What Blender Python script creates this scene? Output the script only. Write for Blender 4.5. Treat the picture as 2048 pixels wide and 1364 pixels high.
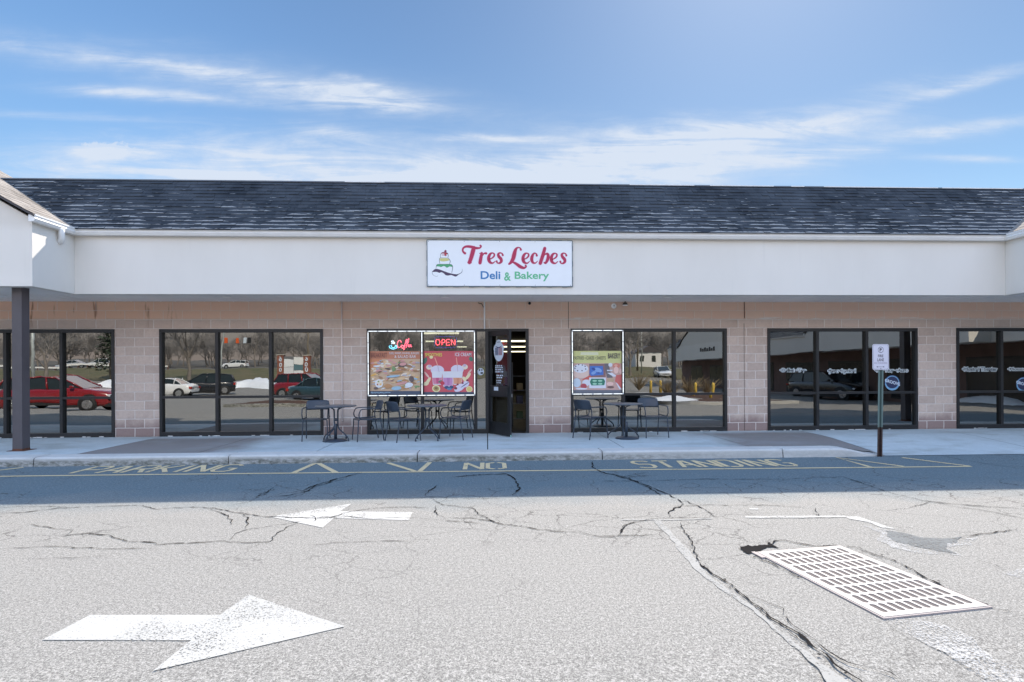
import bpy, math, random
from mathutils import Vector, Matrix, noise
random.seed(7)
R = math.radians
scn = bpy.context.scene
for o in list(bpy.data.objects): bpy.data.objects.remove(o)
COL = scn.collection

# ------------------------------------------------------------------ camera
F, CX, CY, CAMH = 1100.0, 1024.0, 740.0, 1.56       # focal length, horizon point (2048 px wide picture)
PSI, ROLL = R(2.57), 0.0048
cam = bpy.data.cameras.new('camera'); camo = bpy.data.objects.new('camera', cam); COL.objects.link(camo)
cam.sensor_width = 36; cam.sensor_fit = 'HORIZONTAL'; cam.lens = 36*F/2048
cam.shift_y = (CY-682)/2048; cam.clip_end = 3000; cam.clip_start = .05
fwd = Vector((math.sin(PSI), math.cos(PSI), 0)); rgt = Vector((math.cos(PSI), -math.sin(PSI), 0)); up = Vector((0, 0, 1))
cr, sr = math.cos(ROLL), math.sin(ROLL)
r2 = rgt*cr - up*sr; u2 = up*cr + rgt*sr
camo.matrix_world = Matrix(((r2.x, u2.x, -fwd.x, 0), (r2.y, u2.y, -fwd.y, 0), (r2.z, u2.z, -fwd.z, CAMH), (0, 0, 0, 1)))
scn.camera = camo
def ray(x, y):                                       # measured direction of a picture point, used to survey real positions
    u = x-CX; w = CY-y
    d = r2*u + u2*w + fwd*F
    return d
def aty(x, y, Y): d = ray(x, y); k = Y/d.y; return d.x*k, CAMH+d.z*k
def atz(x, y, z=0.): d = ray(x, y); k = (z-CAMH)/d.z; return d.x*k, d.y*k

# ------------------------------------------------------------------ light
SUN = Vector((.5, .93, 1.0)).normalized()
EL = math.asin(SUN.z); AZ = math.atan2(SUN.x, SUN.y)
sl = bpy.data.lights.new('sun', 'SUN'); sl.energy = 4.0; sl.angle = R(.5); sl.color = (1, .915, .81)
so = bpy.data.objects.new('sun', sl); COL.objects.link(so); so.rotation_euler = (-SUN).to_track_quat('-Z', 'Y').to_euler()
so.location = (20, 40, 60)
world = bpy.data.worlds.new('World'); scn.world = world; world.use_nodes = True
nt = world.node_tree; N = nt.nodes; L = nt.links; N.clear()
def wn(t, **k):
    n = N.new(t)
    for a, b in k.items(): setattr(n, a, b)
    return n
def wmath(op, a, b=None, clamp=False):
    n = wn('ShaderNodeMath', operation=op, use_clamp=clamp)
    for i, v in enumerate((a, b)):
        if v is None: continue
        if isinstance(v, (int, float)): n.inputs[i].default_value = v
        else: L.new(v, n.inputs[i])
    return n.outputs[0]
sky = wn('ShaderNodeTexSky', sky_type='NISHITA', sun_disc=False, sun_elevation=EL, sun_rotation=AZ)
sky.air_density = 1.3; sky.dust_density = .35; sky.ozone_density = 3.0; sky.altitude = 100
tc = wn('ShaderNodeTexCoord'); sep = wn('ShaderNodeSeparateXYZ'); L.new(tc.outputs['Generated'], sep.inputs[0])
ay = wmath('MAXIMUM', wmath('ABSOLUTE', sep.outputs[1]), .02)
U = wmath('DIVIDE', sep.outputs[0], ay); V = wmath('DIVIDE', sep.outputs[2], ay)
comb = wn('ShaderNodeCombineXYZ'); L.new(U, comb.inputs[0]); L.new(V, comb.inputs[1])
def wnoise(sx, sy, scale, detail, rough, dist=0, off=0., rot=0.):
    m = wn('ShaderNodeMapping'); L.new(comb.outputs[0], m.inputs[0]); m.inputs['Scale'].default_value = (sx, sy, 1)
    m.inputs['Location'].default_value = (off, off*.7, off); m.inputs['Rotation'].default_value = (0, 0, rot)
    n = wn('ShaderNodeTexNoise'); L.new(m.outputs[0], n.inputs['Vector']); n.inputs['Scale'].default_value = scale
    n.inputs['Detail'].default_value = detail; n.inputs['Roughness'].default_value = rough; n.inputs['Distortion'].default_value = dist
    return n.outputs['Fac']
nA = wnoise(1, 8, 2.9, 10, .66, 1.3, 3.1, R(-5)); nB = wnoise(1, 4.0, 6, 7, .6, .6, 11.3, R(6)); nC = wnoise(1, 1.8, 22, 6, .6, .2, 5.)
# cirrus banks, placed by direction: (u, v, half length, half thickness, rise, strength, soft)
banks = [(430, 150, 470, 30, -.13, .42), (250, 120, 260, 9, -.10, .5), (640, 185, 230, 34, -.13, .35), (300, 190, 175, 12, -.06, 1.0), (730, 198, 110, 16, -.12, .75), (745, 176, 70, 10, -.35, .35),
         (560, 295, 360, 36, 0, .5), (660, 262, 70, 14, -.1, .6), (640, 352, 620, 32, 0, .85), (1100, 347, 420, 30, .05, .85), (980, 278, 120, 9, 0, .75), (230, 330, 330, 40, 0, .3),
         (1450, 262, 295, 30, .07, 1.25), (1300, 310, 330, 34, .12, .85), (1530, 325, 270, 16, .13, .65), (1890, 180, 170, 14, .3, .7), (1800, 185, 120, 26, .2, .35),
         (1920, 256, 150, 13, .13, .95), (1950, 319, 110, 7, -.02, .7), (130, 232, 220, 8, -.03, .3), (215, 298, 72, 13, 0, 1.1), (845, 350, 55, 8, 0, 1.2), (1700, 300, 80, 8, 0, .3)]
total = None
tanp = math.tan(PSI)
for (px, py, hx, hy, rise, st) in banks:
    d = ray(px, py); cu, cv = d.x/d.y, d.z/d.y
    du = wmath('SUBTRACT', U, cu); dv = wmath('SUBTRACT', V, cv)
    dv2 = wmath('SUBTRACT', dv, wmath('MULTIPLY', du, rise))
    wob = wmath('MULTIPLY', wmath('SUBTRACT', nB, .5), hy/1100*2.2); dv2 = wmath('ADD', dv2, wob)
    a = wmath('POWER', wmath('ABSOLUTE', wmath('DIVIDE', du, hx/1100)), 2.); b = wmath('POWER', wmath('ABSOLUTE', wmath('DIVIDE', dv2, hy/1100)), 2.)
    e = wmath('EXPONENT', wmath('MULTIPLY', wmath('ADD', a, b), -1.1))
    e = wmath('MULTIPLY', e, st)
    total = e if total is None else wmath('ADD', total, e)
mr = wn('ShaderNodeMapRange'); mr.inputs[1].default_value = .38; mr.inputs[2].default_value = .68; mr.inputs[3].default_value = .24; mr.inputs[4].default_value = 1.25; L.new(nA, mr.inputs[0])
mr2 = wn('ShaderNodeMapRange'); mr2.inputs[1].default_value = .3; mr2.inputs[2].default_value = .7; mr2.inputs[3].default_value = .75; mr2.inputs[4].default_value = 1.2; L.new(nC, mr2.inputs[0])
mask = wmath('MULTIPLY', wmath('MULTIPLY', total, mr.outputs[0]), mr2.outputs[0])
veil = None
for (px, py, hx, hy, rise, st) in ((620, 330, 480, 50, 0, .30), (520, 165, 430, 50, -.12, .16), (1300, 310, 400, 45, .08, .20), (1000, 355, 600, 22, 0, .30)):
    d = ray(px, py); du = wmath('SUBTRACT', U, d.x/d.y); dv = wmath('ADD', wmath('SUBTRACT', wmath('SUBTRACT', V, d.z/d.y), wmath('MULTIPLY', du, rise)), wmath('MULTIPLY', wmath('SUBTRACT', nB, .5), .03))
    e = wmath('MULTIPLY', wmath('EXPONENT', wmath('MULTIPLY', wmath('ADD', wmath('POWER', wmath('ABSOLUTE', wmath('DIVIDE', du, hx/1100)), 2.), wmath('POWER', wmath('ABSOLUTE', wmath('DIVIDE', dv, hy/1100)), 2.)), -1.1)), st)
    veil = e if veil is None else wmath('ADD', veil, e)
mask = wmath('ADD', mask, wmath('MULTIPLY', veil, mr2.outputs[0]))
puff = None
nP = wnoise(1, 1.6, 34, 6, .62, .3, 8.)
for (px, py, hx, hy, st) in ((845, 350, 56, 10, .95), (762, 357, 45, 5, .6), (215, 297, 70, 15, .75), (262, 303, 55, 7, .5), (380, 350, 20, 6, .45), (492, 354, 24, 5, .45), (960, 352, 40, 5, .4)):
    d = ray(px, py); a = wmath('POWER', wmath('DIVIDE', wmath('SUBTRACT', U, d.x/d.y), hx/1100), 2.); b = wmath('POWER', wmath('ABSOLUTE', wmath('DIVIDE', wmath('SUBTRACT', V, d.z/d.y), hy/1100)), 2.)
    q = wmath('SUBTRACT', wmath('ADD', 1.0, wmath('MULTIPLY', wmath('SUBTRACT', nP, .5), 3.0)), wmath('SQRT', wmath('ADD', a, b)))
    m2 = wn('ShaderNodeMapRange', interpolation_type='SMOOTHSTEP'); L.new(q, m2.inputs[0]); m2.inputs[1].default_value = .0; m2.inputs[2].default_value = .55; m2.inputs[3].default_value = 0; m2.inputs[4].default_value = st
    puff = m2.outputs[0] if puff is None else wmath('MAXIMUM', puff, m2.outputs[0])
mask = wmath('MAXIMUM', mask, puff)
mask = wmath('MINIMUM', mask, .92, clamp=True)
tint = wn('ShaderNodeMix', data_type='RGBA', blend_type='MULTIPLY'); tint.inputs[0].default_value = 1
L.new(sky.outputs[0], tint.inputs[6]); tint.inputs[7].default_value = (.95, 1.03, 1.09, 1)
hs = wn('ShaderNodeHueSaturation'); hs.inputs['Saturation'].default_value = 1.06; L.new(tint.outputs[2], hs.inputs['Color'])
def wrange(v, a, b, c, d):
    m = wn('ShaderNodeMapRange', interpolation_type='SMOOTHSTEP'); L.new(v, m.inputs[0])
    for i, k in enumerate((a, b, c, d)): m.inputs[i+1].default_value = k
    return m.outputs[0]
dt = wn('ShaderNodeVectorMath', operation='DOT_PRODUCT'); L.new(tc.outputs['Generated'], dt.inputs[0]); dt.inputs[1].default_value = SUN
glow = wn('ShaderNodeVectorMath', operation='SCALE'); L.new(hs.outputs[0], glow.inputs[0]); L.new(wrange(dt.outputs['Value'], .45, .98, 1.42, .86), glow.inputs['Scale'])
far = wn('ShaderNodeMix', data_type='RGBA'); L.new(wmath('MULTIPLY', wrange(sep.outputs[1], .1, -.3, 0, .85), wrange(sep.outputs[2], .02, .3, 1, 0)), far.inputs[0]); L.new(glow.outputs[0], far.inputs[6]); far.inputs[7].default_value = (3.2, 4.6, 6.8, 1)
mix = wn('ShaderNodeMix', data_type='RGBA'); L.new(mask, mix.inputs[0]); L.new(far.outputs[2], mix.inputs[6]); mix.inputs[7].default_value = (6.9, 7.6, 8.7, 1)
bg = wn('ShaderNodeBackground'); bg.inputs[1].default_value = .05
# extra sky gain and warm tint added behind camera, lifting the shaded front
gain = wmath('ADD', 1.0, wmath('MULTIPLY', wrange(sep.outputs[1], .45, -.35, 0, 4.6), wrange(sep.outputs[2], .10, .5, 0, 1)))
gm = wn('ShaderNodeVectorMath', operation='SCALE'); back_tint = wn('ShaderNodeMix', data_type='RGBA', blend_type='MULTIPLY'); L.new(wrange(sep.outputs[1], .45, -.35, 0, 1), back_tint.inputs[0]); L.new(mix.outputs[2], back_tint.inputs[6]); back_tint.inputs[7].default_value = (1.52, 1.02, .77, 1); L.new(back_tint.outputs[2], gm.inputs[0]); L.new(gain, gm.inputs['Scale']); L.new(gm.outputs[0], bg.inputs[0])
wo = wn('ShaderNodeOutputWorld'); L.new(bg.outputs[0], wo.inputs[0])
scn.view_settings.view_transform = 'Standard'; scn.view_settings.look = 'None'; scn.view_settings.exposure = 1.08; scn.view_settings.gamma = 1
scn.render.engine = 'CYCLES'; scn.cycles.max_bounces = 8; scn.cycles.transparent_max_bounces = 12; scn.cycles.glossy_bounces = 4

# ------------------------------------------------------------------ helpers
def srgb(r, g, b):
    f = lambda c: ((c/255+.055)/1.055)**2.4 if c/255 > .04045 else c/255/12.92
    return (f(r), f(g), f(b))
class NT:
    def __init__(s, name):
        s.m = bpy.data.materials.new(name); s.m.use_nodes = True; s.t = s.m.node_tree; s.t.nodes.clear()
        s.out = s.n('ShaderNodeOutputMaterial'); s.tc = s.n('ShaderNodeTexCoord'); s.geo = None
    def n(s, t, **k):
        x = s.t.nodes.new(t)
        for a, b in k.items(): setattr(x, a, b)
        return x
    def l(s, a, b): s.t.links.new(a, b)
    def pos(s):
        if s.geo is None: s.geo = s.n('ShaderNodeNewGeometry')
        return s.geo.outputs['Position']
    def set(s, inp, v):
        if v is None: return
        if isinstance(v, (int, float)): inp.default_value = v
        elif isinstance(v, (tuple, list)): inp.default_value = tuple(v) + ((1,) if len(v) == 3 and len(inp.default_value) == 4 else ())
        else: s.l(v, inp)
    def mathn(s, op, a, b=None, c=None, clamp=False):
        x = s.n('ShaderNodeMath', operation=op, use_clamp=clamp)
        for i, v in enumerate((a, b, c)): s.set(x.inputs[i], v)
        return x.outputs[0]
    def mapv(s, vec, scale=(1, 1, 1), loc=(0, 0, 0), rot=(0, 0, 0)):
        x = s.n('ShaderNodeMapping'); s.l(vec, x.inputs[0]); x.inputs['Scale'].default_value = scale; x.inputs['Location'].default_value = loc; x.inputs['Rotation'].default_value = rot
        return x.outputs[0]
    def noise(s, vec, scale, detail=4, rough=.55, dist=0, out='Fac'):
        x = s.n('ShaderNodeTexNoise'); s.l(vec, x.inputs['Vector']); x.inputs['Scale'].default_value = scale; x.inputs['Detail'].default_value = detail
        x.inputs['Roughness'].default_value = rough; x.inputs['Distortion'].default_value = dist; return x.outputs[out]
    def rng(s, v, a, b, c=0., d=1.):
        x = s.n('ShaderNodeMapRange'); s.l(v, x.inputs[0])
        for i, k in enumerate((a, b, c, d)): x.inputs[i+1].default_value = k
        return x.outputs[0]
    def mixc(s, f, a, b, mode='MIX'):
        x = s.n('ShaderNodeMix', data_type='RGBA', blend_type=mode); s.set(x.inputs[0], f); s.set(x.inputs[6], a); s.set(x.inputs[7], b); return x.outputs[2]
    def bump(s, h, dist=.01, strength=1):
        x = s.n('ShaderNodeBump'); s.l(h, x.inputs['Height']); x.inputs['Distance'].default_value = dist; x.inputs['Strength'].default_value = strength; return x.outputs[0]
    def bsdf(s, col, rough=.6, metal=0., normal=None, spec=None, coat=None):
        b = s.n('ShaderNodeBsdfPrincipled'); s.set(b.inputs['Base Color'], col); s.set(b.inputs['Roughness'], rough); s.set(b.inputs['Metallic'], metal)
        if normal is not None: s.l(normal, b.inputs['Normal'])
        if spec is not None: b.inputs['Specular IOR Level'].default_value = spec
        if coat is not None: b.inputs['Coat Weight'].default_value = coat; b.inputs['Coat Roughness'].default_value = .05
        s.l(b.outputs[0], s.out.inputs[0]); return b
def simple(name, col, rough=.6, metal=0., var=.12, vscale=3., bump=0., bscale=60., coat=None, spec=None):
    a = NT(name); v = a.noise(a.tc.outputs['Object'], vscale, 5, .6)
    c = a.mixc(a.rng(v, .3, .7), tuple(x*(1-var) for x in col), tuple(min(1, x*(1+var)) for x in col))
    nm = a.bump(a.noise(a.tc.outputs['Object'], bscale, 3, .6), bump, 1) if bump else None
    a.bsdf(c, a.rng(v, .3, .7, max(0, rough-.06), min(1, rough+.06)), metal, nm, coat=coat, spec=spec); return a.m
def emit(name, col, strength):
    a = NT(name); e = a.n('ShaderNodeEmission'); e.inputs[0].default_value = tuple(col)+(1,)
    w = a.noise(a.tc.outputs['Object'], 30, 1); a.l(a.rng(w, .3, .7, strength*.85, strength*1.1), e.inputs[1]); a.l(e.outputs[0], a.out.inputs[0]); return a.m

LOC = {}
class MB:
    def __init__(s): s.v = []; s.f = []; s.mi = []; s.uv = {}; s.smooth = set(); s.cur = 0
    def face(s, idx, smooth=False):
        if smooth: s.smooth.add(len(s.f))
        s.f.append(tuple(idx)); s.mi.append(s.cur)
    def poly(s, pts, smooth=False):
        b = len(s.v); s.v += [tuple(p) for p in pts]; s.face(range(b, b+len(pts)), smooth); return s
    def box(s, x0, x1, y0, y1, z0, z1):
        b = len(s.v); s.v += [(x, y, z) for x in (x0, x1) for y in (y0, y1) for z in (z0, z1)]
        for q in ((0, 1, 3, 2), (4, 6, 7, 5), (0, 4, 5, 1), (2, 3, 7, 6), (0, 2, 6, 4), (1, 5, 7, 3)): s.face([b+i for i in q])
        return s
    def bevbox(s, x0, x1, y0, y1, z0, z1, r=.01):
        # a box with chamfered edges
        b = len(s.v); idx = {}
        X = (x0, x1); Y = (y0, y1); Z = (z0, z1)
        for i in (0, 1):
            for j in (0, 1):
                for k in (0, 1):
                    sx, sy, sz = (1, -1)[i], (1, -1)[j], (1, -1)[k]
                    for a, p in (('x', (X[i], Y[j]+sy*r, Z[k]+sz*r)), ('y', (X[i]+sx*r, Y[j], Z[k]+sz*r)), ('z', (X[i]+sx*r, Y[j]+sy*r, Z[k]))):
                        idx[(i, j, k, a)] = len(s.v); s.v.append(p)
        g = lambda *t: idx[t]
        for i in (0, 1): s.face([g(i, 0, 0, 'x'), g(i, 0, 1, 'x'), g(i, 1, 1, 'x'), g(i, 1, 0, 'x')])
        for j in (0, 1): s.face([g(0, j, 0, 'y'), g(0, j, 1, 'y'), g(1, j, 1, 'y'), g(1, j, 0, 'y')])
        for k in (0, 1): s.face([g(0, 0, k, 'z'), g(0, 1, k, 'z'), g(1, 1, k, 'z'), g(1, 0, k, 'z')])
        for i in (0, 1):
            for j in (0, 1): s.face([g(i, j, 0, 'x'), g(i, j, 1, 'x'), g(i, j, 1, 'y'), g(i, j, 0, 'y')])
            for k in (0, 1): s.face([g(i, 0, k, 'x'), g(i, 1, k, 'x'), g(i, 1, k, 'z'), g(i, 0, k, 'z')])
        for j in (0, 1):
            for k in (0, 1): s.face([g(0, j, k, 'y'), g(1, j, k, 'y'), g(1, j, k, 'z'), g(0, j, k, 'z')])
        for i in (0, 1):
            for j in (0, 1):
                for k in (0, 1): s.face([g(i, j, k, 'x'), g(i, j, k, 'y'), g(i, j, k, 'z')])
        return s
    def prism(s, pts, off):
        b = len(s.v); n = len(pts); off = Vector(off); s.v += [tuple(p) for p in pts]+[tuple(Vector(p)+off) for p in pts]
        s.face(range(b, b+n)); s.face(range(b+2*n-1, b+n-1, -1))
        for i in range(n): j = (i+1) % n; s.face((b+i, b+j, b+n+j, b+n+i))
        return s
    def tube(s, pts, r, n=8, cap=True, closed=False):
        pts = [Vector(p) for p in pts]; m = len(pts); rr = r if isinstance(r, (list, tuple)) else [r]*m
        b = len(s.v); prev = None
        for i, p in enumerate(pts):
            if closed: t = pts[(i+1) % m]-pts[i-1]
            else: t = pts[min(i+1, m-1)]-pts[max(i-1, 0)]
            t.normalize()
            if prev is None:
                a = Vector((0, 0, 1)) if abs(t.z) < .9 else Vector((1, 0, 0)); x = t.cross(a).normalized()
            else: x = (prev-t*prev.dot(t)).normalized()
            prev = x; y = t.cross(x)
            for k in range(n):
                an = 2*math.pi*k/n; s.v.append(tuple(p+(x*math.cos(an)+y*math.sin(an))*rr[i]))
        for i in range(m if closed else m-1):
            i2 = (i+1) % m
            for k in range(n): k2 = (k+1) % n; s.face((b+i*n+k, b+i*n+k2, b+i2*n+k2, b+i2*n+k), n > 4)
        if cap and not closed: s.face([b+k for k in range(n)][::-1]); s.face([b+(m-1)*n+k for k in range(n)])
        return s
    def lathe(s, prof, c=(0, 0, 0), axis='z', n=24):
        b = len(s.v); c = Vector(c)
        for (r, h) in prof:
            for k in range(n):
                a = 2*math.pi*k/n; x, y = r*math.cos(a), r*math.sin(a)
                p = {'z': (x, y, h), 'y': (x, h, y), 'x': (h, x, y)}[axis]; s.v.append(tuple(Vector(p)+c))
        for i in range(len(prof)-1):
            for k in range(n): k2 = (k+1) % n; s.face((b+i*n+k, b+i*n+k2, b+(i+1)*n+k2, b+(i+1)*n+k), True)
        s.face([b+k for k in range(n)][::-1]); s.face([b+(len(prof)-1)*n+k for k in range(n)]); return s
    def mapped(s, fn): s.v = [tuple(fn(*p)) for p in s.v]; return s
    def build(s, name, mats, parent=None, label=None):
        if not isinstance(mats, (list, tuple)): mats = [mats]
        me = bpy.data.meshes.new(name); off = Vector((0, 0, 0)); p = parent
        while p is not None: off += p.location; p = p.parent
        me.from_pydata([tuple(Vector(q)-off) for q in s.v], [], s.f)
        for m in mats: me.materials.append(m)
        me.polygons.foreach_set('material_index', s.mi)
        me.polygons.foreach_set('use_smooth', [i in s.smooth for i in range(len(s.f))])
        if s.uv:
            ul = me.uv_layers.new(name='UVMap')
            for pi, uvs in s.uv.items():
                for k, li in enumerate(me.polygons[pi].loop_indices): ul.data[li].uv = uvs[k]
        me.validate(); me.update()
        o = bpy.data.objects.new(name, me); COL.objects.link(o)
        if parent is not None: o.parent = parent
        if label: o['label'] = label
        return o
def tag(o, label=None, cat=None, group=None, kind=None):
    if label: o['label'] = label
    if cat: o['category'] = cat
    if group: o['group'] = group
    if kind: o['kind'] = kind
    return o
def thing(name, label, cat, loc=(0, 0, 0), group=None):
    o = bpy.data.objects.new(name, None); COL.objects.link(o); o.location = loc; o.empty_display_size = .1
    return tag(o, label, cat, group)
def copy_tree(o, parent=None):
    c = o.copy(); COL.objects.link(c); c.parent = parent
    for ch in [x for x in bpy.data.objects if x.parent == o]: copy_tree(ch, c)
    return c
def smooth_path(pts, n=6):
    out = []; m = len(pts)
    for i in range(m-1):
        p0, p1, p2, p3 = pts[max(i-1, 0)], pts[i], pts[i+1], pts[min(i+2, m-1)]
        for k in range(n):
            t = k/n
            out.append(tuple(.5*((2*b)+(-a+c)*t+(2*a-5*b+4*c-d)*t*t+(-a+3*b-3*c+d)*t**3) for a, b, c, d in zip(p0, p1, p2, p3)))
    out.append(tuple(pts[-1])); return out
_lift = [0]
def ribbon(mb, pts, fn, cap=True):
    _ribbon(mb, pts, fn, cap)
def _lifted(mb, b, ground):
    _lift[0] = (_lift[0]+1) % 24; e = _lift[0]
    mb.v[b:] = [(x, y, z+e*.00005) if ground else (x, y-e*.00002, z) for x, y, z in mb.v[b:]]
def _ribbon(mb, pts, fn, cap=True):
    # pts (x, y, width) in a drawing plane; fn maps the plane to the world
    P = [Vector(p[:2]) for p in pts]; b = len(mb.v); m = len(P)
    for i, p in enumerate(P):
        t = (P[min(i+1, m-1)]-P[max(i-1, 0)]);
        if t.length < 1e-9: t = Vector((1, 0))
        t.normalize(); nn = Vector((-t.y, t.x))*pts[i][2]/2
        mb.v.append(tuple(fn(*(p+nn)))); mb.v.append(tuple(fn(*(p-nn))))
    ground = abs(mb.v[b][2]-mb.v[b+1][2]) < 1e-6 and mb.v[b][2] < .05; _lifted(mb, b, ground)
    for i in range(m-1): mb.face((b+2*i, b+2*i+1, b+2*i+3, b+2*i+2))
    if cap:
        for e in (0, m-1):
            w = pts[e][2]/2; b = len(mb.v); mb.poly([fn(P[e].x+w*math.cos(a*math.pi/5), P[e].y+w*math.sin(a*math.pi/5)) for a in range(10)]); _lifted(mb, b, ground)
_fc = {}; _ext = {}
def text_shape(s, bold=0., common=False):
    key = (s, bold)
    if key in _fc: return _fc[key]
    cu = bpy.data.curves.new('lettering', 'FONT'); cu.body = s; cu.resolution_u = 4; cu.offset = bold
    o = bpy.data.objects.new('lettering', cu); COL.objects.link(o); dg = bpy.context.evaluated_depsgraph_get()
    me = bpy.data.meshes.new_from_object(o.evaluated_get(dg)); vs = [v.co.copy() for v in me.vertices]; fs = [tuple(p.vertices) for p in me.polygons]
    bpy.data.objects.remove(o); bpy.data.curves.remove(cu); bpy.data.meshes.remove(me)
    x0 = min(v.x for v in vs); x1 = max(v.x for v in vs); y0 = min(v.y for v in vs); y1 = max(v.y for v in vs)
    _ext[key] = (x0, x1, y0, y1)
    if common: text_shape(s, 0.); x0, x1, y0, y1 = _ext[(s, 0.)]
    _fc[key] = ([((v.x-x0)/(x1-x0), (v.y-y0)/(y1-y0)) for v in vs], fs); return _fc[key]
def text(mb, s, x0, y0, x1, y1, fn, bold=0., common=False):
    # fits the words s into the rectangle of a drawing plane (y0 = foot of the letters)
    vs, fs = text_shape(s, bold, common); b = len(mb.v)
    mb.v += [tuple(fn(x0+u*(x1-x0), y0+v*(y1-y0))) for u, v in vs]
    for f in fs: mb.face([b+i for i in f])
def ell(mb, cx, cy, rx, ry, fn, rot=0., n=16):
    c, s_ = math.cos(rot), math.sin(rot)
    mb.poly([fn(cx+rx*math.cos(a)*c-ry*math.sin(a)*s_, cy+rx*math.cos(a)*s_+ry*math.sin(a)*c) for a in [2*math.pi*k/n for k in range(n)]])

# ------------------------------------------------------------------ materials
def m_asphalt():
    a = NT('asphalt'); p = a.pos()
    big = a.noise(p, .35, 5, .6); mid = a.noise(a.mapv(p, (1, 2.4, 1)), 2.2, 6, .65); fine = a.noise(p, 92, 3, .85); fine2 = a.noise(p, 210, 2, .8); vo = a.n('ShaderNodeTexVoronoi'); a.l(p, vo.inputs['Vector']); vo.inputs['Scale'].default_value = 95
    c = a.mixc(a.rng(big, .3, .7), (.262, .252, .232), (.312, .30, .276))
    c = a.mixc(a.rng(mid, .3, .75, 0, .5), c, (.385, .365, .33))
    c = a.mixc(a.rng(fine, .38, .62, 0, 1), a.mixc(.84, c, (.085, .08, .072)), a.mixc(.55, c, (.58, .555, .50)))
    c = a.mixc(a.rng(fine2, .36, .5, .75, 0), c, (.07, .068, .065))
    c = a.mixc(a.mathn('MULTIPLY', a.rng(vo.outputs['Distance'], .1, .0, 0, 1), .5), c, (.55, .54, .52))
    # building shade painted in: darker, bluer asphalt from the shadow edge to kerb
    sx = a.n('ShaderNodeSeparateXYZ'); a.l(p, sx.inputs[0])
    shade_edge = a.mathn('ADD', sx.outputs[1], a.mathn('MULTIPLY', a.mathn('SUBTRACT', a.noise(p, 1.1, 5), .5), 1.2))
    c = a.mixc(a.rng(shade_edge, 6.2, 7.4, 0, .82), c, (.092, .150, .180))
    cg = a.noise(p, 36, 3, .8); c = a.mixc(a.rng(cg, .36, .5, .5, 0), c, (.12, .115, .105)); c = a.mixc(a.rng(cg, .55, .68, 0, .5), c, (.46, .44, .41))
    # scattered pale chips, small dark drips
    for sc_, r_, col_, off_ in ((1.7, .018, (.60, .58, .54), 0.), (1.1, .03, (.08, .078, .072), 7.), (3.1, .022, (.07, .068, .063), 3.)):
        v2 = a.n('ShaderNodeTexVoronoi'); a.l(a.mapv(p, (1, 1, 1), (off_, off_, 0)), v2.inputs['Vector']); v2.inputs['Scale'].default_value = sc_; c = a.mixc(a.rng(v2.outputs['Distance'], r_*.6, r_, .8, 0), c, col_)
    bl = a.noise(a.mapv(p, (.5, 1.2, 1)), .8, 6, .7); c = a.mixc(a.rng(bl, .55, .75, 0, .22), c, (.13, .125, .115))
    # hairline crazing
    wv = a.n('ShaderNodeVectorMath', operation='ADD'); nzv = a.n('ShaderNodeVectorMath', operation='SCALE'); nzv.inputs['Scale'].default_value = .35; a.l(a.noise(p, 2.6, 5, .6, out='Color'), nzv.inputs[0]); a.l(p, wv.inputs[0]); a.l(nzv.outputs[0], wv.inputs[1])
    for sc_, wd_, off_ in ((.95, .0042, 0.), (2.3, .006, 4.)):
        v3 = a.n('ShaderNodeTexVoronoi', feature='DISTANCE_TO_EDGE'); a.l(a.mapv(wv.outputs[0], (1, 1.3, 1), (off_, off_, 0)), v3.inputs['Vector']); v3.inputs['Scale'].default_value = sc_
        gate = a.rng(a.noise(a.mapv(p, (1, 1, 1), (off_, 3, 0)), .55, 3), .5, .6); lim = a.mathn('MULTIPLY', a.rng(sx.outputs[1], 3.5, 6.0, .35, 1), gate)
        c = a.mixc(a.mathn('MULTIPLY', a.rng(v3.outputs['Distance'], wd_*sc_*.6, wd_*sc_*1.6, .75, 0), lim), c, (.06, .055, .05))
    h = a.mathn('ADD', fine, a.mathn('MULTIPLY', fine2, .5))
    a.bsdf(c, .9, 0, a.bump(h, .002, .6), spec=.2); return a.m
def m_concrete(name='concrete', base=(.42, .42, .40)):
    a = NT(name); p = a.pos(); n1 = a.noise(p, .9, 6, .65); n2 = a.noise(p, 9, 5, .7); n3 = a.noise(p, 140, 3, .6)
    c = a.mixc(a.rng(n1, .3, .7), tuple(x*.86 for x in base), tuple(x*1.1 for x in base))
    c = a.mixc(a.rng(n2, .52, .75, 0, .45), c, tuple(x*.62 for x in base)); c = a.mixc(a.rng(n3, .35, .65, 0, .25), c, tuple(x*.7 for x in base))
    return a, c, p, n1, n3
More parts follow.
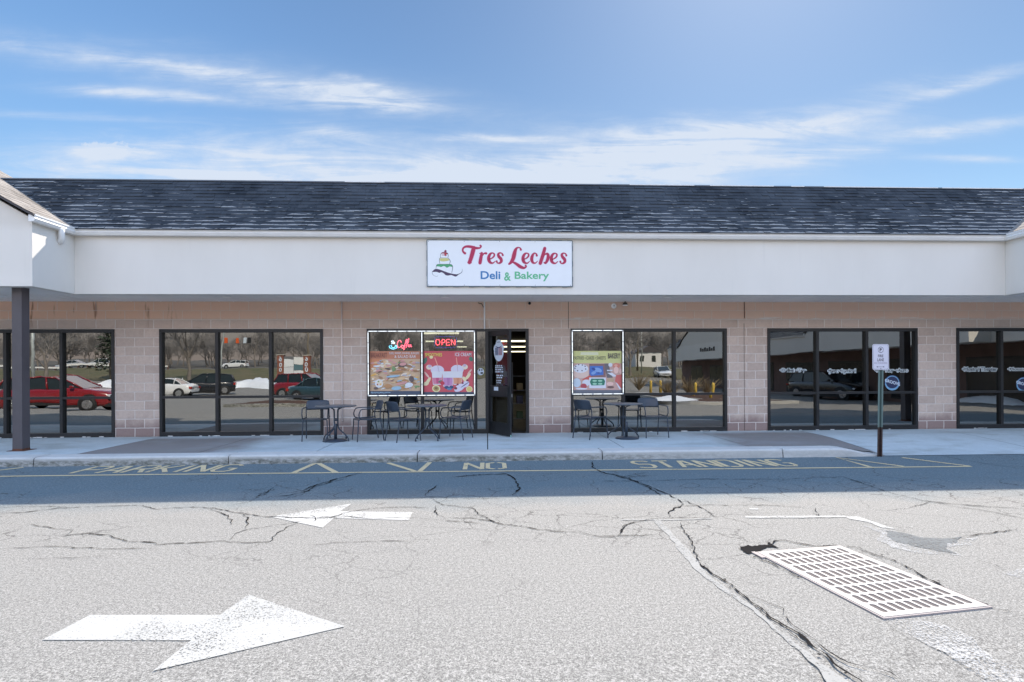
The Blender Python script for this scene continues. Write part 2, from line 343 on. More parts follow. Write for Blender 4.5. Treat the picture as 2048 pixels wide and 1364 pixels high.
def m_sidewalk():
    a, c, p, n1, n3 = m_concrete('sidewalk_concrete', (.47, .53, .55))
    s = a.n('ShaderNodeSeparateXYZ'); a.l(p, s.inputs[0]); x, y = s.outputs[0], s.outputs[1]
    wob = a.mathn('MULTIPLY', a.mathn('SUBTRACT', a.noise(a.mapv(p, (1, .5, 1)), 1.6, 4), .5), 1.5)
    # two old dark slabs: sharp at their joints, fading where dirt thins out; they stop short of the pale wall foot
    d = a.mathn
    left = d('MULTIPLY', a.rng(x, -7.08, -7.06), a.rng(d('ADD', x, wob), -4.2, -4.9)); right = d('MULTIPLY', a.rng(x, 7.08, 7.05), a.rng(d('ADD', x, wob), 4.2, 5.0))
    foot = a.rng(d('ADD', y, d('MULTIPLY', wob, .4)), 12.2, 11.7); m = d('MULTIPLY', d('ADD', left, right, clamp=True), foot)
    m = d('MULTIPLY', m, a.rng(n1, .25, .5, .7, 1))
    c = a.mixc(d('MULTIPLY', m, .9), c, (.19, .165, .155))
    st = a.noise(a.mapv(p, (1, 2.2, 1)), 1.0, 5, .6); c = a.mixc(a.rng(st, .50, .70, 0, .5), c, (.24, .25, .22)); sp = a.noise(p, 38, 3, .7); c = a.mixc(a.rng(sp, .60, .72, 0, .5), c, (.2, .19, .17))
    a.bsdf(c, .85, 0, a.bump(n3, .002), spec=.3); return a.m
def m_kerb():
    a, c, p, n1, n3 = m_concrete('kerb_concrete', (.55, .545, .525)); s = a.n('ShaderNodeSeparateXYZ'); a.l(p, s.inputs[0])
    gr = a.noise(a.mapv(p, (1, 1, 2.5)), 7, 6, .7); lo = a.rng(a.mathn('ADD', s.outputs[2], a.mathn('MULTIPLY', gr, .06)), .165, .10)
    side = a.rng(s.outputs[0], 4.5, 1.0, .25, 1)
    c = a.mixc(a.mathn('MULTIPLY', a.mathn('MULTIPLY', lo, a.rng(gr, .38, .6, .25, .95)), side), c, (.115, .12, .10))
    a.bsdf(c, .85, 0, a.bump(gr, .006), spec=.3); return a.m
def m_block():
    a = NT('split_block'); tcv = a.pos(); s = a.n('ShaderNodeSeparateXYZ'); a.l(tcv, s.inputs[0])
    cb = a.n('ShaderNodeCombineXYZ'); a.l(a.mathn('ADD', s.outputs[0], s.outputs[1]), cb.inputs[0]); a.l(a.mathn('SUBTRACT', s.outputs[2], .15), cb.inputs[1])
    wv = a.n('ShaderNodeVectorMath', operation='ADD'); a.l(cb.outputs[0], wv.inputs[0])
    nz = a.n('ShaderNodeVectorMath', operation='SCALE'); nz.inputs['Scale'].default_value = .014
    nn = a.n('ShaderNodeTexNoise'); a.l(cb.outputs[0], nn.inputs['Vector']); nn.inputs['Scale'].default_value = 6; a.l(nn.outputs['Color'], nz.inputs[0]); a.l(nz.outputs[0], wv.inputs[1])
    br = a.n('ShaderNodeTexBrick'); a.l(wv.outputs[0], br.inputs['Vector']); br.inputs['Scale'].default_value = 1; br.inputs['Brick Width'].default_value = .405; br.inputs['Row Height'].default_value = .196
    br.inputs['Mortar Size'].default_value = .0105; br.inputs['Mortar Smooth'].default_value = .5; br.inputs['Color1'].default_value = (0, 0, 0, 1); br.inputs['Color2'].default_value = (1, 1, 1, 1); br.inputs['Mortar'].default_value = (.5, .5, .5, 1); br.inputs['Bias'].default_value = 0
    z = s.outputs[2]; v1 = a.noise(tcv, 2.2, 5, .65); v2 = a.noise(tcv, 22, 4, .7); x = s.outputs[0]
    c = a.mixc(br.outputs['Color'], (.49, .385, .325), (.67, .545, .465)); c = a.mixc(a.rng(v1, .35, .7, 0, .6), c, (.65, .54, .465)); c = a.mixc(a.rng(v2, .35, .75, 0, .35), c, (.34, .245, .215))
    # upper courses: warmer, unfaded block, more so at the left where rust has washed down
    zz = a.mathn('ADD', z, a.mathn('MULTIPLY', a.mathn('SUBTRACT', v1, .5), .10)); top = a.rng(zz, 2.66, 2.74)
    left = a.rng(x, -3.5, -8.5, .0, 1); warm = a.mixc(left, (.90, .58, .41), (.92, .50, .29))
    c = a.mixc(a.mathn('MULTIPLY', top, a.rng(v1, .2, .7, .95, .6)), c, warm)
    c = a.mixc(a.mathn('MULTIPLY', a.rng(zz, 2.45, 2.55), .3), c, (.70, .50, .38))
    c = a.mixc(a.mathn('MULTIPLY', top, a.rng(br.outputs['Color'], 0, 1, .0, .45)), c, (.72, .44, .32))
    # rust drips
    dr = a.noise(a.mapv(tcv, (4.2, 4.2, .5)), 1.6, 4, .6); dm = a.mathn('MULTIPLY', a.mathn('MULTIPLY', a.rng(dr, .62, .7), a.rng(z, 2.35, 2.75)), a.rng(x, -6.0, -7.5))
    c = a.mixc(a.mathn('MULTIPLY', dm, .7), c, (.20, .075, .035))
    # damp purple-brown foot
    ft = a.rng(a.mathn('ADD', z, a.mathn('MULTIPLY', a.mathn('SUBTRACT', v1, .5), .45)), .56, .34); c = a.mixc(a.mathn('MULTIPLY', ft, .72), c, (.20, .13, .13))
    # pale efflorescence streaks on the second course under the soffit
    ef = a.noise(a.mapv(tcv, (.9, .9, 8)), 2.5, 5, .7); em = a.mathn('MULTIPLY', a.mathn('MULTIPLY', a.rng(z, 2.69, 2.70), a.rng(z, 2.76, 2.72)), a.rng(ef, .5, .62)); em = a.mathn('MULTIPLY', em, a.rng(x, -2.2, -1.6))
    c = a.mixc(a.mathn('MULTIPLY', em, .75), c, (.75, .70, .66))
    mo = a.rng(top, 0, 1, .85, .42); c = a.mixc(a.mathn('MULTIPLY', br.outputs['Fac'], mo), c, (.76, .69, .64))
    h = a.mathn('SUBTRACT', a.mathn('MULTIPLY', v2, .35), br.outputs['Fac']); a.bsdf(c, .92, 0, a.bump(h, .006, .8), spec=.25); return a.m
def m_shingle(name, c1, c2, fleck=0.):
    a = NT(name); uv = a.tc.outputs['UV']; s = a.n('ShaderNodeSeparateXYZ'); a.l(uv, s.inputs[0]); x, v = s.outputs[0], s.outputs[1]
    fr = a.mathn('FRACT', v); row = a.mathn('FLOOR', v); cb = a.n('ShaderNodeCombineXYZ'); a.l(x, cb.inputs[0]); a.l(a.mathn('MULTIPLY', row, 3.7), cb.inputs[1])
    wn_ = a.n('ShaderNodeTexWhiteNoise', noise_dimensions='2D'); c3 = a.n('ShaderNodeCombineXYZ'); a.l(a.mathn('FLOOR', a.mathn('MULTIPLY', x, 5.2)), c3.inputs[0]); a.l(row, c3.inputs[1]); a.l(c3.outputs[0], wn_.inputs['Vector'])
    c = a.mixc(wn_.outputs['Value'], c1, c2); n = a.noise(a.pos(), 90, 3, .7); c = a.mixc(a.rng(n, .35, .7, 0, .5), c, tuple(q*.5 for q in c1))
    g = a.noise(a.mapv(a.pos(), (1, 1, 1)), .9, 4); c = a.mixc(a.rng(g, .4, .7, 0, .5), c, tuple(q*1.6 for q in c2))
    if fleck:
        n1 = a.noise(cb.outputs[0], 2.4, 3, .6); n2 = a.noise(cb.outputs[0], .55, 3, .5); dens = a.mathn('ADD', a.rng(row, 1, 11, .15, -.11), a.mathn('MULTIPLY', a.mathn('SUBTRACT', n2, .5), .30))
        # pale flecks painted as sun catching shingle edges, denser near the two valleys
        dens = a.mathn('ADD', dens, a.mathn('ADD', a.rng(x, -7.0, -9.4, 0, .16), a.rng(x, 9.2, 11.6, 0, .16)))
        vv = a.mathn('ADD', n1, dens); thick = a.rng(vv, .53, .74, .05, .42); m = a.mathn('MULTIPLY', a.mathn('LESS_THAN', fr, thick), a.mathn('GREATER_THAN', vv, .53)); m = a.mathn('MULTIPLY', m, a.rng(n, .3, .5, .55, 1))
        c = a.mixc(a.mathn('MULTIPLY', m, fleck), c, (.33, .33, .325))
    a.bsdf(c, .92, 0, a.bump(n, .004), spec=.1); return a.m
def m_glass(name, refl, tintc, wavy=.00006):
    a = NT(name); g = a.n('ShaderNodeBsdfGlossy'); g.inputs['Roughness'].default_value = .0; g.inputs['Color'].default_value = (.97, .97, .93, 1)
    t = a.n('ShaderNodeBsdfTransparent'); t.inputs[0].default_value = tintc+(1,); m = a.n('ShaderNodeMixShader')
    w = a.noise(a.mapv(a.tc.outputs['Object'], (1, 1, 1.6)), 1.5, 2, .4); b = a.bump(w, wavy*10, 1); a.l(b, g.inputs['Normal'])
    lw = a.n('ShaderNodeLayerWeight'); lw.inputs[0].default_value = .25; f = a.rng(lw.outputs['Facing'], 0, 1, refl, 1)
    f = a.mathn('ADD', refl, a.mathn('MULTIPLY', lw.outputs['Fresnel'], .5), clamp=True)
    a.l(f, m.inputs[0]); a.l(t.outputs[0], m.inputs[1]); a.l(g.outputs[0], m.inputs[2]); a.l(m.outputs[0], a.out.inputs[0]); return a.m
def m_worn(name, col, thr=.5, scale=60, under=None, soft=.06, big=2.5):
    # paint worn through: transparent where rubbed off
    a = NT(name); p = a.pos(); n = a.noise(p, scale, 4, .7); nb = a.noise(p, big, 4, .6); v = a.mathn('ADD', n, a.mathn('MULTIPLY', a.mathn('SUBTRACT', nb, .5), .5))
    b = a.n('ShaderNodeBsdfPrincipled'); b.inputs['Roughness'].default_value = .85; b.inputs['Specular IOR Level'].default_value = .08; a.l(a.mixc(a.rng(n, .3, .7), tuple(x*.85 for x in col), col), b.inputs['Base Color'])
    t = a.n('ShaderNodeBsdfTransparent'); m = a.n('ShaderNodeMixShader'); a.l(a.rng(v, thr-soft, thr+soft), m.inputs[0]); a.l(b.outputs[0], m.inputs[1]); a.l(t.outputs[0], m.inputs[2]); a.l(m.outputs[0], a.out.inputs[0]); return a.m
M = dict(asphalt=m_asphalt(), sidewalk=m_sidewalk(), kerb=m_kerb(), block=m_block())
M['shingle'] = m_shingle('dark_shingles', (.032, .039, .049), (.062, .071, .083), .9)
M['shingle_sunlit'] = m_shingle('sunlit_gable_shingles', (.22, .195, .17), (.33, .30, .27), 0)  # sunlight painted in: paler beige copy of the roof shingles
def m_stucco():
    a = NT('white_stucco'); p = a.pos(); n = a.noise(a.mapv(p, (1, 1, .4)), .8, 5, .6); s = a.n('ShaderNodeSeparateXYZ'); a.l(p, s.inputs[0])
    c = a.mixc(a.rng(n, .3, .7), (.71, .675, .62), (.76, .725, .67))
    dz = a.mathn('ADD', s.outputs[2], a.mathn('MULTIPLY', a.mathn('SUBTRACT', a.noise(a.mapv(p, (2.5, 2.5, 1)), 1.5, 5), .5), .12))
    c = a.mixc(a.rng(dz, 4.06, 4.20, 0, .4), c, (.60, .55, .48)); st = a.noise(a.mapv(p, (3, 3, .25)), 2.2, 4, .6); c = a.mixc(a.rng(st, .60, .75, 0, .22), c, (.60, .58, .54))
    a.bsdf(c, .85, 0, a.bump(a.noise(p, 120, 3), .002), spec=.2); return a.m
M['stucco'] = m_stucco()
M['soffit'] = simple('soffit_vinyl', (.86, .84, .81), .6, var=.08, vscale=1.2)
M['white_metal'] = simple('white_painted_metal', (.80, .795, .78), .4, var=.05)
M['dark_metal'] = simple('dark_bronze_aluminium', (.014, .015, .017), .45, .0, var=.25)
M['black'] = simple('black_rubber', (.015, .015, .016), .7)
M['glass'] = m_glass('reflective_glass', .31, (.27, .30, .31)); M['glass_dark'] = m_glass('dark_tinted_glass', .26, (.18, .20, .21)); M['glass_door'] = m_glass('door_glass', .07, (.72, .76, .76))
M['trim_dark'] = simple('dark_rake_board', (.06, .052, .055), .6)
M['ridge'] = simple('ridge_metal', (.10, .12, .15), .45, .3); M['ridge_white'] = simple('pale_ridge_flashing', (.72, .72, .72), .45)
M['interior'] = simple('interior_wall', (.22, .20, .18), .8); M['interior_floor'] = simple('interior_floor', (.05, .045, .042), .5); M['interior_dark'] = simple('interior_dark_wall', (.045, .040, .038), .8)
M['col_paint'] = simple('grey_brown_post_paint', (.085, .075, .082), .5, var=.12, vscale=4)
M['rust'] = simple('rust', (.12, .05, .03), .85, var=.4, vscale=20, bump=.003)
M['furn'] = simple('blue_black_powder_coat', (.032, .045, .066), .42, .1, var=.2, vscale=5)
M['furn_top'] = simple('worn_dark_tabletop', (.085, .10, .12), .35, .1, var=.3, vscale=9)
M['banner'] = simple('banner_vinyl', (.80, .82, .84), .45, var=.02)
M['yellow_line'] = m_worn('worn_cream_paint', (.70, .56, .34), .64, 45, soft=.05)
M['white_arrow'] = m_worn('worn_white_paint', (.46, .45, .42), .585, 85, soft=.05, big=1.6)
M['white_arrow2'] = m_worn('cracked_white_paint', (.52, .505, .47), .59, 60, soft=.06)
M['stain_white'] = m_worn('salt_white_stain', (.52, .51, .49), .46, 70, soft=.10, big=3)
M['seam'] = m_worn('pale_sealed_seam', (.36, .35, .325), .62, 55, soft=.12, big=2)
M['silt'] = m_worn('grey_silt', (.19, .195, .19), .60, 30, soft=.14, big=3)
M['crack'] = simple('crack_shadow', (.026, .024, .023), 1.0, spec=0)
M['grate'] = simple('pale_galvanised_iron', (.32, .30, .285), .55, .0, var=.12, vscale=6)
M['pit'] = simple('drain_pit', (.10, .082, .078), .9)
def flat(name, rgb, rough=.55): 
    if name[:2] == 'p_': rgb = tuple(c+(240-c)*.13 for c in rgb)       # reflection haze of the glass painted into the poster inks
    if name not in M: M[name] = simple(name, srgb(*rgb), rough, var=.03)
    return M[name]

# ------------------------------------------------------------------ setting: ground, sidewalk, kerb
def gz(y):
    pts = [(-400, 7), (-250, 6.5), (-170, 5.5), (-130, 3.2), (-104, 2.2), (-76, 2.0), (-66, 1.2), (-52, .25), (-40, -.22), (-20, -.34), (-4, -.28), (1, -.06), (3.2, 0)]
    if y >= 3.2: return 0.
    if y <= -400: return 7.
    for (a, za), (b, zb) in zip(pts, pts[1:]):
        if a <= y <= b: t = (y-a)/(b-a); t = t*t*(3-2*t); return za+(zb-za)*t
def sheet(x0, x1, ys, dz, nx=1):
    mb = MB(); 
    for j, y in enumerate(ys):
        for i in range(nx+1): mb.v.append((x0+(x1-x0)*i/nx, y, gz(y)+dz))
    for j in range(len(ys)-1):
        for i in range(nx): b = j*(nx+1)+i; mb.face((b, b+1, b+nx+2, b+nx+1), True)
    return mb
ys_all = [-900, -400, -250, -210, -170, -150, -130, -115]+[-104+2*i for i in range(0, 52)]+[i*.5 for i in range(0, 19)]+[9.45, 12, 60, 900]
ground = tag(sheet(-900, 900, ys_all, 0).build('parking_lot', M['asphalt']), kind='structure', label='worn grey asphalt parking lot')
def m_grass():
    a = NT('winter_grass'); p = a.pos(); n = a.noise(p, .4, 6, .7); f = a.noise(p, 9, 5, .7); c = a.mixc(a.rng(n, .35, .65), (.085, .095, .035), (.17, .13, .07)); c = a.mixc(a.rng(f, .4, .7, 0, .5), c, (.05, .06, .02)); a.bsdf(c, .95, 0, a.bump(f, .05)); return a.m
M['grass'] = m_grass()
tag(sheet(-260, 120, [-76+1.5*i for i in range(0, 17)], .05, 1).build('grass_bank', M['grass']), kind='structure', label='winter grass verge between the lot and the road')
tag(sheet(-400, 300, [-300, -250, -210, -170, -150, -130, -120, -112, -104], .06, 1).build('hills', simple('leaf_litter', (.105, .095, .08), .95, var=.4, vscale=.3, bump=.05, bscale=2)), kind='structure', label='leaf littered rising ground beyond the road')
# sidewalk slab: kerb height, dipping to the asphalt at the right-hand end
def swz(x, y):
    t = min(1, max(0, (x-6.2)/.8)); t = t*t*(3-2*t); dip = t*min(1, max(0, (11.2-y)/1.75)); return .15-dip*.14
mb = MB(); jx = [-26, -22.6, -19.5, -16.4, -13.3, -10.2, -7.07, -5.03, -3.0, 0.0, 2.45, 4.75, 7.07, 10.2, 13.3, 16.4, 19.4]
for a, b in zip(jx, jx[1:]):
    nx = max(4, int((b-a)/.2)); ysw = [9.78, 10.2, 10.6, 11., 11.4, 11.8, 12.26] ; 
    g = .009; base = len(mb.v)
    for y in ysw:
        for i in range(nx+1): x = a+g+(b-a-2*g)*i/nx; mb.v.append((x, y, swz(x, y)))
    for j in range(len(ysw)-1):
        for i in range(nx): q = base+j*(nx+1)+i; mb.face((q, q+1, q+nx+2, q+nx+1))
    for x in (a+g, b-g): mb.poly([(x, 9.78, -.05), (x, 12.26, -.05), (x, 12.26, swz(x, 12.26)), (x, 9.78, swz(x, 9.78))])
# front apron where there is no kerb stone
base = len(mb.v); xs = [7.0+.1*i for i in range(0, 125)]
for x in xs:
    for y in (9.47, 9.78): mb.v.append((x, y, swz(x, y)+ (0 if y > 9.6 else -.004)))
for i in range(len(xs)-1): q = base+2*i; mb.face((q, q+2, q+3, q+1))
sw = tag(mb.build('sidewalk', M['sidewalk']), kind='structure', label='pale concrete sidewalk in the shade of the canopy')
mb = MB(); mb.poly([(-26, 9.7, .118), (5.9, 9.7, .118), (5.9, 12.25, .118), (-26, 12.25, .118)]); mb.build('joint_bed', M['crack'], sw)
mb = MB(); ks = [-26.4, -23.25, -20.1, -16.95, -13.8, -10.65, -7.5, -4.35, -1.2, 1.98, 5.18, 7.0]
for i, (a, b) in enumerate(zip(ks, ks[1:])):
    n = max(2, int((b-a)/.15)); rows = []
    for k in range(n+1):
        x = a+.009+(b-a-.018)*k/n; zt = swz(x, 9.5)+.004*math.sin(i*3.1); w = .006*noise.noise(Vector((x*1.7, i, 0))); zt = max(zt, .012)
        if b > 6.9: zt = max(.012, swz(x, 9.6))
        rr = min(.028, zt*.4); prof = [(9.79, -.05), (9.79, zt), (9.45+rr*1.2, zt), (9.45+rr*.35, zt-rr*.3), (9.44, zt-rr*1.2), (9.425, -.05)]
        rows.append(len(mb.v)); mb.v += [(x, y+w, z) for y, z in prof]
    for k in range(n):
        for j in range(5): mb.face((rows[k]+j, rows[k+1]+j, rows[k+1]+j+1, rows[k]+j+1), 1 < j < 4)
    for k in (0, n): mb.face([rows[k]+j for j in range(6)])
tag(mb.build('kerb', M['kerb']), kind='structure', label='stained concrete kerb stones')

# cracks of the asphalt
def zg(zx, zy, ox, oy, sc): return (ox+zx/sc, oy+zy/sc)
cracks = []
def ck(w, ox, oy, sc, pts): cracks.append((w, [atz(*zg(x, y, ox, oy, sc)) for x, y in pts]))
A1 = (0, 880, 2.926); A2 = (600, 880, 2.926); A3 = (1200, 880, 2.415); A4 = (1400, 1000, 3.16)
for w, P in [(.010, [(-60, 436), (0, 432), (150, 425), (350, 400), (560, 392), (830, 384), (915, 408), (1000, 400), (1120, 395), (1250, 402), (1400, 430), (1540, 450), (1700, 455), (1850, 460), (2000, 440)]),
             (.006, [(-60, 397), (0, 395), (180, 390), (430, 395)]), (.007, [(160, 495), (280, 515), (420, 530), (400, 560)]), (.011, [(190, 600), (380, 565), (520, 548), (620, 558), (720, 592), (900, 600), (920, 612), (1120, 605), (1300, 595), (1400, 605), (1580, 598), (1600, 570), (1680, 510), (1740, 490)]),
             (.008, [(1320, 595), (1400, 545), (1450, 525), (1550, 510), (1680, 490), (1860, 470)]), (.007, [(1200, 400), (1300, 430), (1360, 470), (1350, 500)]), (.009, [(1420, 430), (1450, 470), (1450, 520)]),
             (.022, [(1490, 337), (1560, 310), (1600, 280)]), (.02, [(1590, 337), (1700, 325), (1800, 300), (1840, 275), (1950, 245), (2040, 225)]), (.007, [(1350, 385), (1450, 365), (1500, 340)]), (.006, [(0, 640), (300, 625), (620, 640), (900, 637)]), (.005, [(120, 700), (500, 690), (700, 668)])]:
    ck(w, *A1, P)
for w, P in [(.02, [(0, 305), (80, 270), (200, 235), (330, 200), (360, 195)]), (.014, [(735, 332), (735, 315), (790, 280), (800, 265)]), (.026, [(1240, 327), (1285, 290), (1270, 255), (1250, 220), (1200, 200), (1050, 205), (880, 220)]),
             (.024, [(1710, 126), (1715, 165), (1780, 195), (1850, 210), (1950, 240), (2040, 280), (2120, 330)]), (.014, [(1860, 222), (1960, 205), (2040, 190)]), (.008, [(760, 335), (830, 380), (1000, 400), (1070, 450), (1160, 490), (1260, 505)]),
             (.008, [(700, 460), (850, 475), (1000, 485), (1090, 500)]), (.013, [(850, 460), (1000, 460), (1100, 470), (1180, 495), (1260, 503), (1400, 525), (1500, 537), (1600, 538), (1700, 560), (1780, 572), (1860, 568), (1960, 560), (2048, 568)]),
             (.009, [(1860, 560), (1900, 500), (1960, 485), (2040, 470)]), (.007, [(800, 380), (790, 420), (810, 445), (850, 460)]), (.008, [(100, 470), (200, 450), (300, 420), (450, 400), (600, 395), (760, 400)]), (.007, [(40, 620), (200, 605), (400, 598), (550, 592), (700, 597)]),
             (.007, [(0, 455), (120, 462), (260, 450), (420, 462), (600, 458), (700, 460)]), (.006, [(60, 440), (100, 470), (40, 500)]), (.006, [(400, 345), (620, 348), (760, 335), (1000, 345), (1200, 345)])]:
    ck(w, *A2, P)
for w, P in [(.008, [(90, 465), (125, 410), (240, 385), (400, 378), (540, 380)]), (.01, [(330, 375), (335, 350), (405, 310), (345, 270), (210, 215), (140, 185), (60, 165), (0, 160)]), (.009, [(405, 290), (520, 345), (570, 380)]), (.009, [(0, 465), (310, 462)]),
             (.014, [(0, 200), (200, 200), (500, 190), (880, 192), (1000, 185), (1180, 180)]), (.012, [(1120, 172), (1180, 182), (1400, 255), (1560, 295), (1700, 310), (1900, 325), (2060, 335)]), (.007, [(1560, 295), (1700, 320), (1900, 350), (2060, 385)]),
             (.012, [(130, 190), (150, 180), (300, 170)]), (.008, [(1020, 350), (1060, 370), (1040, 330)]), (.012, [(1745, 468), (1830, 455), (1950, 445), (2020, 430)]), (.006, [(700, 377), (1180, 377)]), (.012, [(1640, 75), (1760, 100), (2060, 145)]),
             (.006, [(1500, 330), (1600, 300), (1880, 330)]), (.007, [(345, 322), (520, 316), (840, 318), (1030, 330)])]:
    ck(w, *A3, P)
for w, P in [(.013, [(-130, 145), (-60, 260), (0, 395), (60, 460), (190, 540), (270, 600), (390, 700), (510, 790), (620, 850), (690, 910), (780, 980), (850, 1040), (920, 1090), (1010, 1150), (1060, 1190)]), (.006, [(400, 700), (540, 750), (620, 830), (740, 890), (800, 960), (930, 1030), (1060, 1060), (1200, 1100), (1290, 1150), (1400, 1200)]),
             (.022, [(440, 290), (470, 265), (540, 258), (640, 280), (740, 298), (890, 290)]), (.014, [(890, 290), (1000, 305), (1100, 350), (1240, 390), (1330, 440), (1400, 480), (1550, 560), (1700, 620), (1850, 690), (2000, 720)]), (.012, [(1750, 385), (1850, 410), (1950, 450)]),
             (.02, [(340, 350), (400, 385), (520, 440), (640, 500)]), (.008, [(280, 600), (400, 640), (520, 690), (540, 740)]), (.010, [(490, 780), (560, 830), (640, 905), (700, 915)]), (.005, [(190, 545), (300, 640), (420, 740), (520, 812), (600, 850)]), (.005, [(440, 720), (470, 765), (540, 800), (580, 835), (640, 850)]), (.005, [(600, 860), (660, 890), (690, 930), (740, 950)])]:
    ck(w, *A4, P)
mb = MB()
for ci, (w, P) in enumerate(cracks):
    pts = []; w = w*1.4 if w < .012 and P[0][1] > 4.8 else w
    for (x0, y0), (x1, y1) in zip(P, P[1:]):
        n = max(2, int(math.hypot(x1-x0, y1-y0)/.035))
        for k in range(n): t = k/n; pts.append((x0+(x1-x0)*t, y0+(y1-y0)*t))
    pts.append(P[-1]); out = []
    for i, (x, y) in enumerate(pts):
        q = Vector((x*9, y*9, ci)); q2 = Vector((x*30, y*30, ci+9)); j = .028*noise.noise(q)+.010*noise.noise(q2); j2 = .028*noise.noise(q+Vector((50, 0, 0)))+.01*noise.noise(q2+Vector((31, 0, 0)))
        ww = w*(.35+1.5*abs(noise.noise(Vector((x*5, y*5, ci*3.3))))+1.0*noise.noise(Vector((x*33, y*33, ci))))*1.15 ; e = min(i, len(pts)-1-i)/6.; out.append((x+j, y+j2, max(.0015, ww*min(1, e+.15))))
    ribbon(mb, out, lambda x, y, ci=ci: (x, y, .0065+ci*.00002), False)
hole = [(255, 300), (275, 330), (300, 345), (330, 340), (370, 330), (420, 300), (455, 300), (500, 310), (455, 285), (440, 270), (425, 290), (380, 290), (330, 297), (300, 290)]
H = [atz(*zg(x, y, *A4)) for x, y in hole]; HH = []
for (x0, y0), (x1, y1) in zip(H, H[1:]+H[:1]):
    for k in range(5): t = k/5; HH.append((x0+(x1-x0)*t+.02*noise.noise(Vector((x0*20+t*9, y0*20, 1))), y0+(y1-y0)*t+.02*noise.noise(Vector((x0*20, y0*20+t*9, 5)))))
mb.poly([(x, y, .0082) for x, y in HH])
rc = random.Random(2)       # crumbled edges of the wider cracks
for ci, (w, P) in enumerate(cracks):
    if w < .0125: continue
    for (x0, y0), (x1, y1) in zip(P, P[1:]):
        for k in range(int(math.hypot(x1-x0, y1-y0)*(16 if y0 < 5 else 5))):
            t = rc.random(); x = x0+(x1-x0)*t+rc.gauss(0, .018); y = y0+(y1-y0)*t+rc.gauss(0, .018); s = rc.uniform(.003, .012); a0 = rc.uniform(0, 6.28)
            mb.poly([(x+s*rc.uniform(.5, 1.3)*math.cos(a0+q*1.257), y+s*rc.uniform(.5, 1.3)*math.sin(a0+q*1.257), .0095+rc.random()*.0004) for q in range(5)])
mb.build('crack_network', M['crack'], ground)
def decal(name, pts, m, z, parent=ground, jit=.03, sub=6):
    P = pts; out = []
    for (x0, y0), (x1, y1) in zip(P, P[1:]+P[:1]):
        for k in range(sub): t = k/sub; x = x0+(x1-x0)*t; y = y0+(y1-y0)*t; out.append((x+jit*noise.noise(Vector((x*7, y*7, 2))), y+jit*noise.noise(Vector((x*7, y*7, 8)))))
    mb = MB(); mb.poly([(x, y, z) for x, y in out]); return mb.build(name, m, parent)
g4 = lambda L_: [atz(*zg(x, y, *A4)) for x, y in L_]
decal('sealed_seam', g4([(-300, 130), (-250, 128), (-60, 330), (40, 470), (160, 560), (300, 650), (480, 800), (640, 930), (790, 1060), (930, 1150), (960, 1200), (840, 1200), (720, 1050), (560, 900), (400, 760), (240, 640), (100, 550), (-20, 450), (-100, 370), (-200, 230)]), M['seam'], .004)
decal('paint_remnant', g4([(290, 105), (500, 103), (920, 101), (925, 111), (700, 114), (380, 118), (290, 114)]), M['white_arrow2'], .0045, jit=.01)
decal('paint_remnant', g4([(-500, 125), (-200, 122), (75, 116), (75, 123), (-200, 130), (-500, 131)]), M['seam'], .0045, jit=.01)
decal('paint_remnant', g4([(915, 106), (1000, 106), (1120, 150), (1250, 190), (1150, 175), (1050, 140), (940, 120)]), M['white_arrow2'], .0047, jit=.015)
decal('paint_remnant', g4([(315, 52), (370, 54), (368, 64), (312, 62)]), M['white_arrow'], .0045, jit=.01)
decal('salt_stain', g4([(1020, 165), (1150, 178), (1300, 215), (1420, 250), (1620, 260), (1760, 235), (1700, 290), (1560, 300), (1640, 350), (1420, 345), (1200, 300), (1110, 250), (1130, 205)]), M['stain_white'], .0046, jit=.05)
decal('silt_patch', g4([(1185, 200), (1290, 210), (1400, 240), (1540, 245), (1660, 235), (1600, 275), (1540, 300), (1610, 340), (1400, 305), (1260, 270), (1190, 235)]), M['silt'], .0054, jit=.04)
decal('salt_stain', g4([(1180, 760), (1400, 770), (1560, 800), (1760, 900), (1850, 1000), (2100, 1100), (2250, 1250), (1800, 1150), (1560, 980), (1380, 880)]), M['stain_white'], .0046, jit=.05)
decal('salt_stain', g4([(1920, 470), (1980, 440), (2120, 430), (2200, 540), (2060, 510)]), M['stain_white'], .0046, jit=.04)

# road markings
def marking(name, label, cat, fnb, m, z=.0042):
    mb = MB(); fnb(mb); c = mb.v[0]; mb.v = [(x, y, z+q) for x, y, q in mb.v]; return tag(mb.build(name, m), label, cat)
arrow1 = [atz(*p) for p in [(690, 1254), (497, 1190), (440, 1231), (180, 1231), (85, 1281), (382, 1282), (306, 1343)]]
arrow2 = [atz(*p) for p in [(540, 1034), (703, 1008), (681, 1023), (825, 1025), (818, 1041), (668, 1037), (645, 1056)]]
marking('painted_arrow', 'large white arrow pointing right, painted in the foreground of the lot', 'road marking', lambda mb: mb.poly([(x, y, 0) for x, y in arrow1]), M['white_arrow'])
marking('painted_arrow', 'cracked white arrow pointing left, painted just beyond the building shadow', 'road marking', lambda mb: mb.poly([(x, y, 0) for x, y in arrow2]), M['white_arrow2'])
gf = lambda x, y: (x, y, 0)
def line(mb, pts, w): ribbon(mb, [(x, y, w) for x, y in pts], gf, False)
Lm = [(-30, 8.62), (-7.3, 8.58), (-5.1, 8.57), (-.2, 8.49), (4.08, 8.41), (7.62, 8.35)]
marking('fire_lane_line', 'long cream fire lane line running parallel to the kerb', 'road marking', lambda mb: line(mb, [(a[0]+(b[0]-a[0])*k/20, a[1]+(b[1]-a[1])*k/20+.006*noise.noise(Vector((a[0]+k*.3, 0, 0)))) for a, b in zip(Lm, Lm[1:]) for k in range(21)], .07), M['yellow_line'])
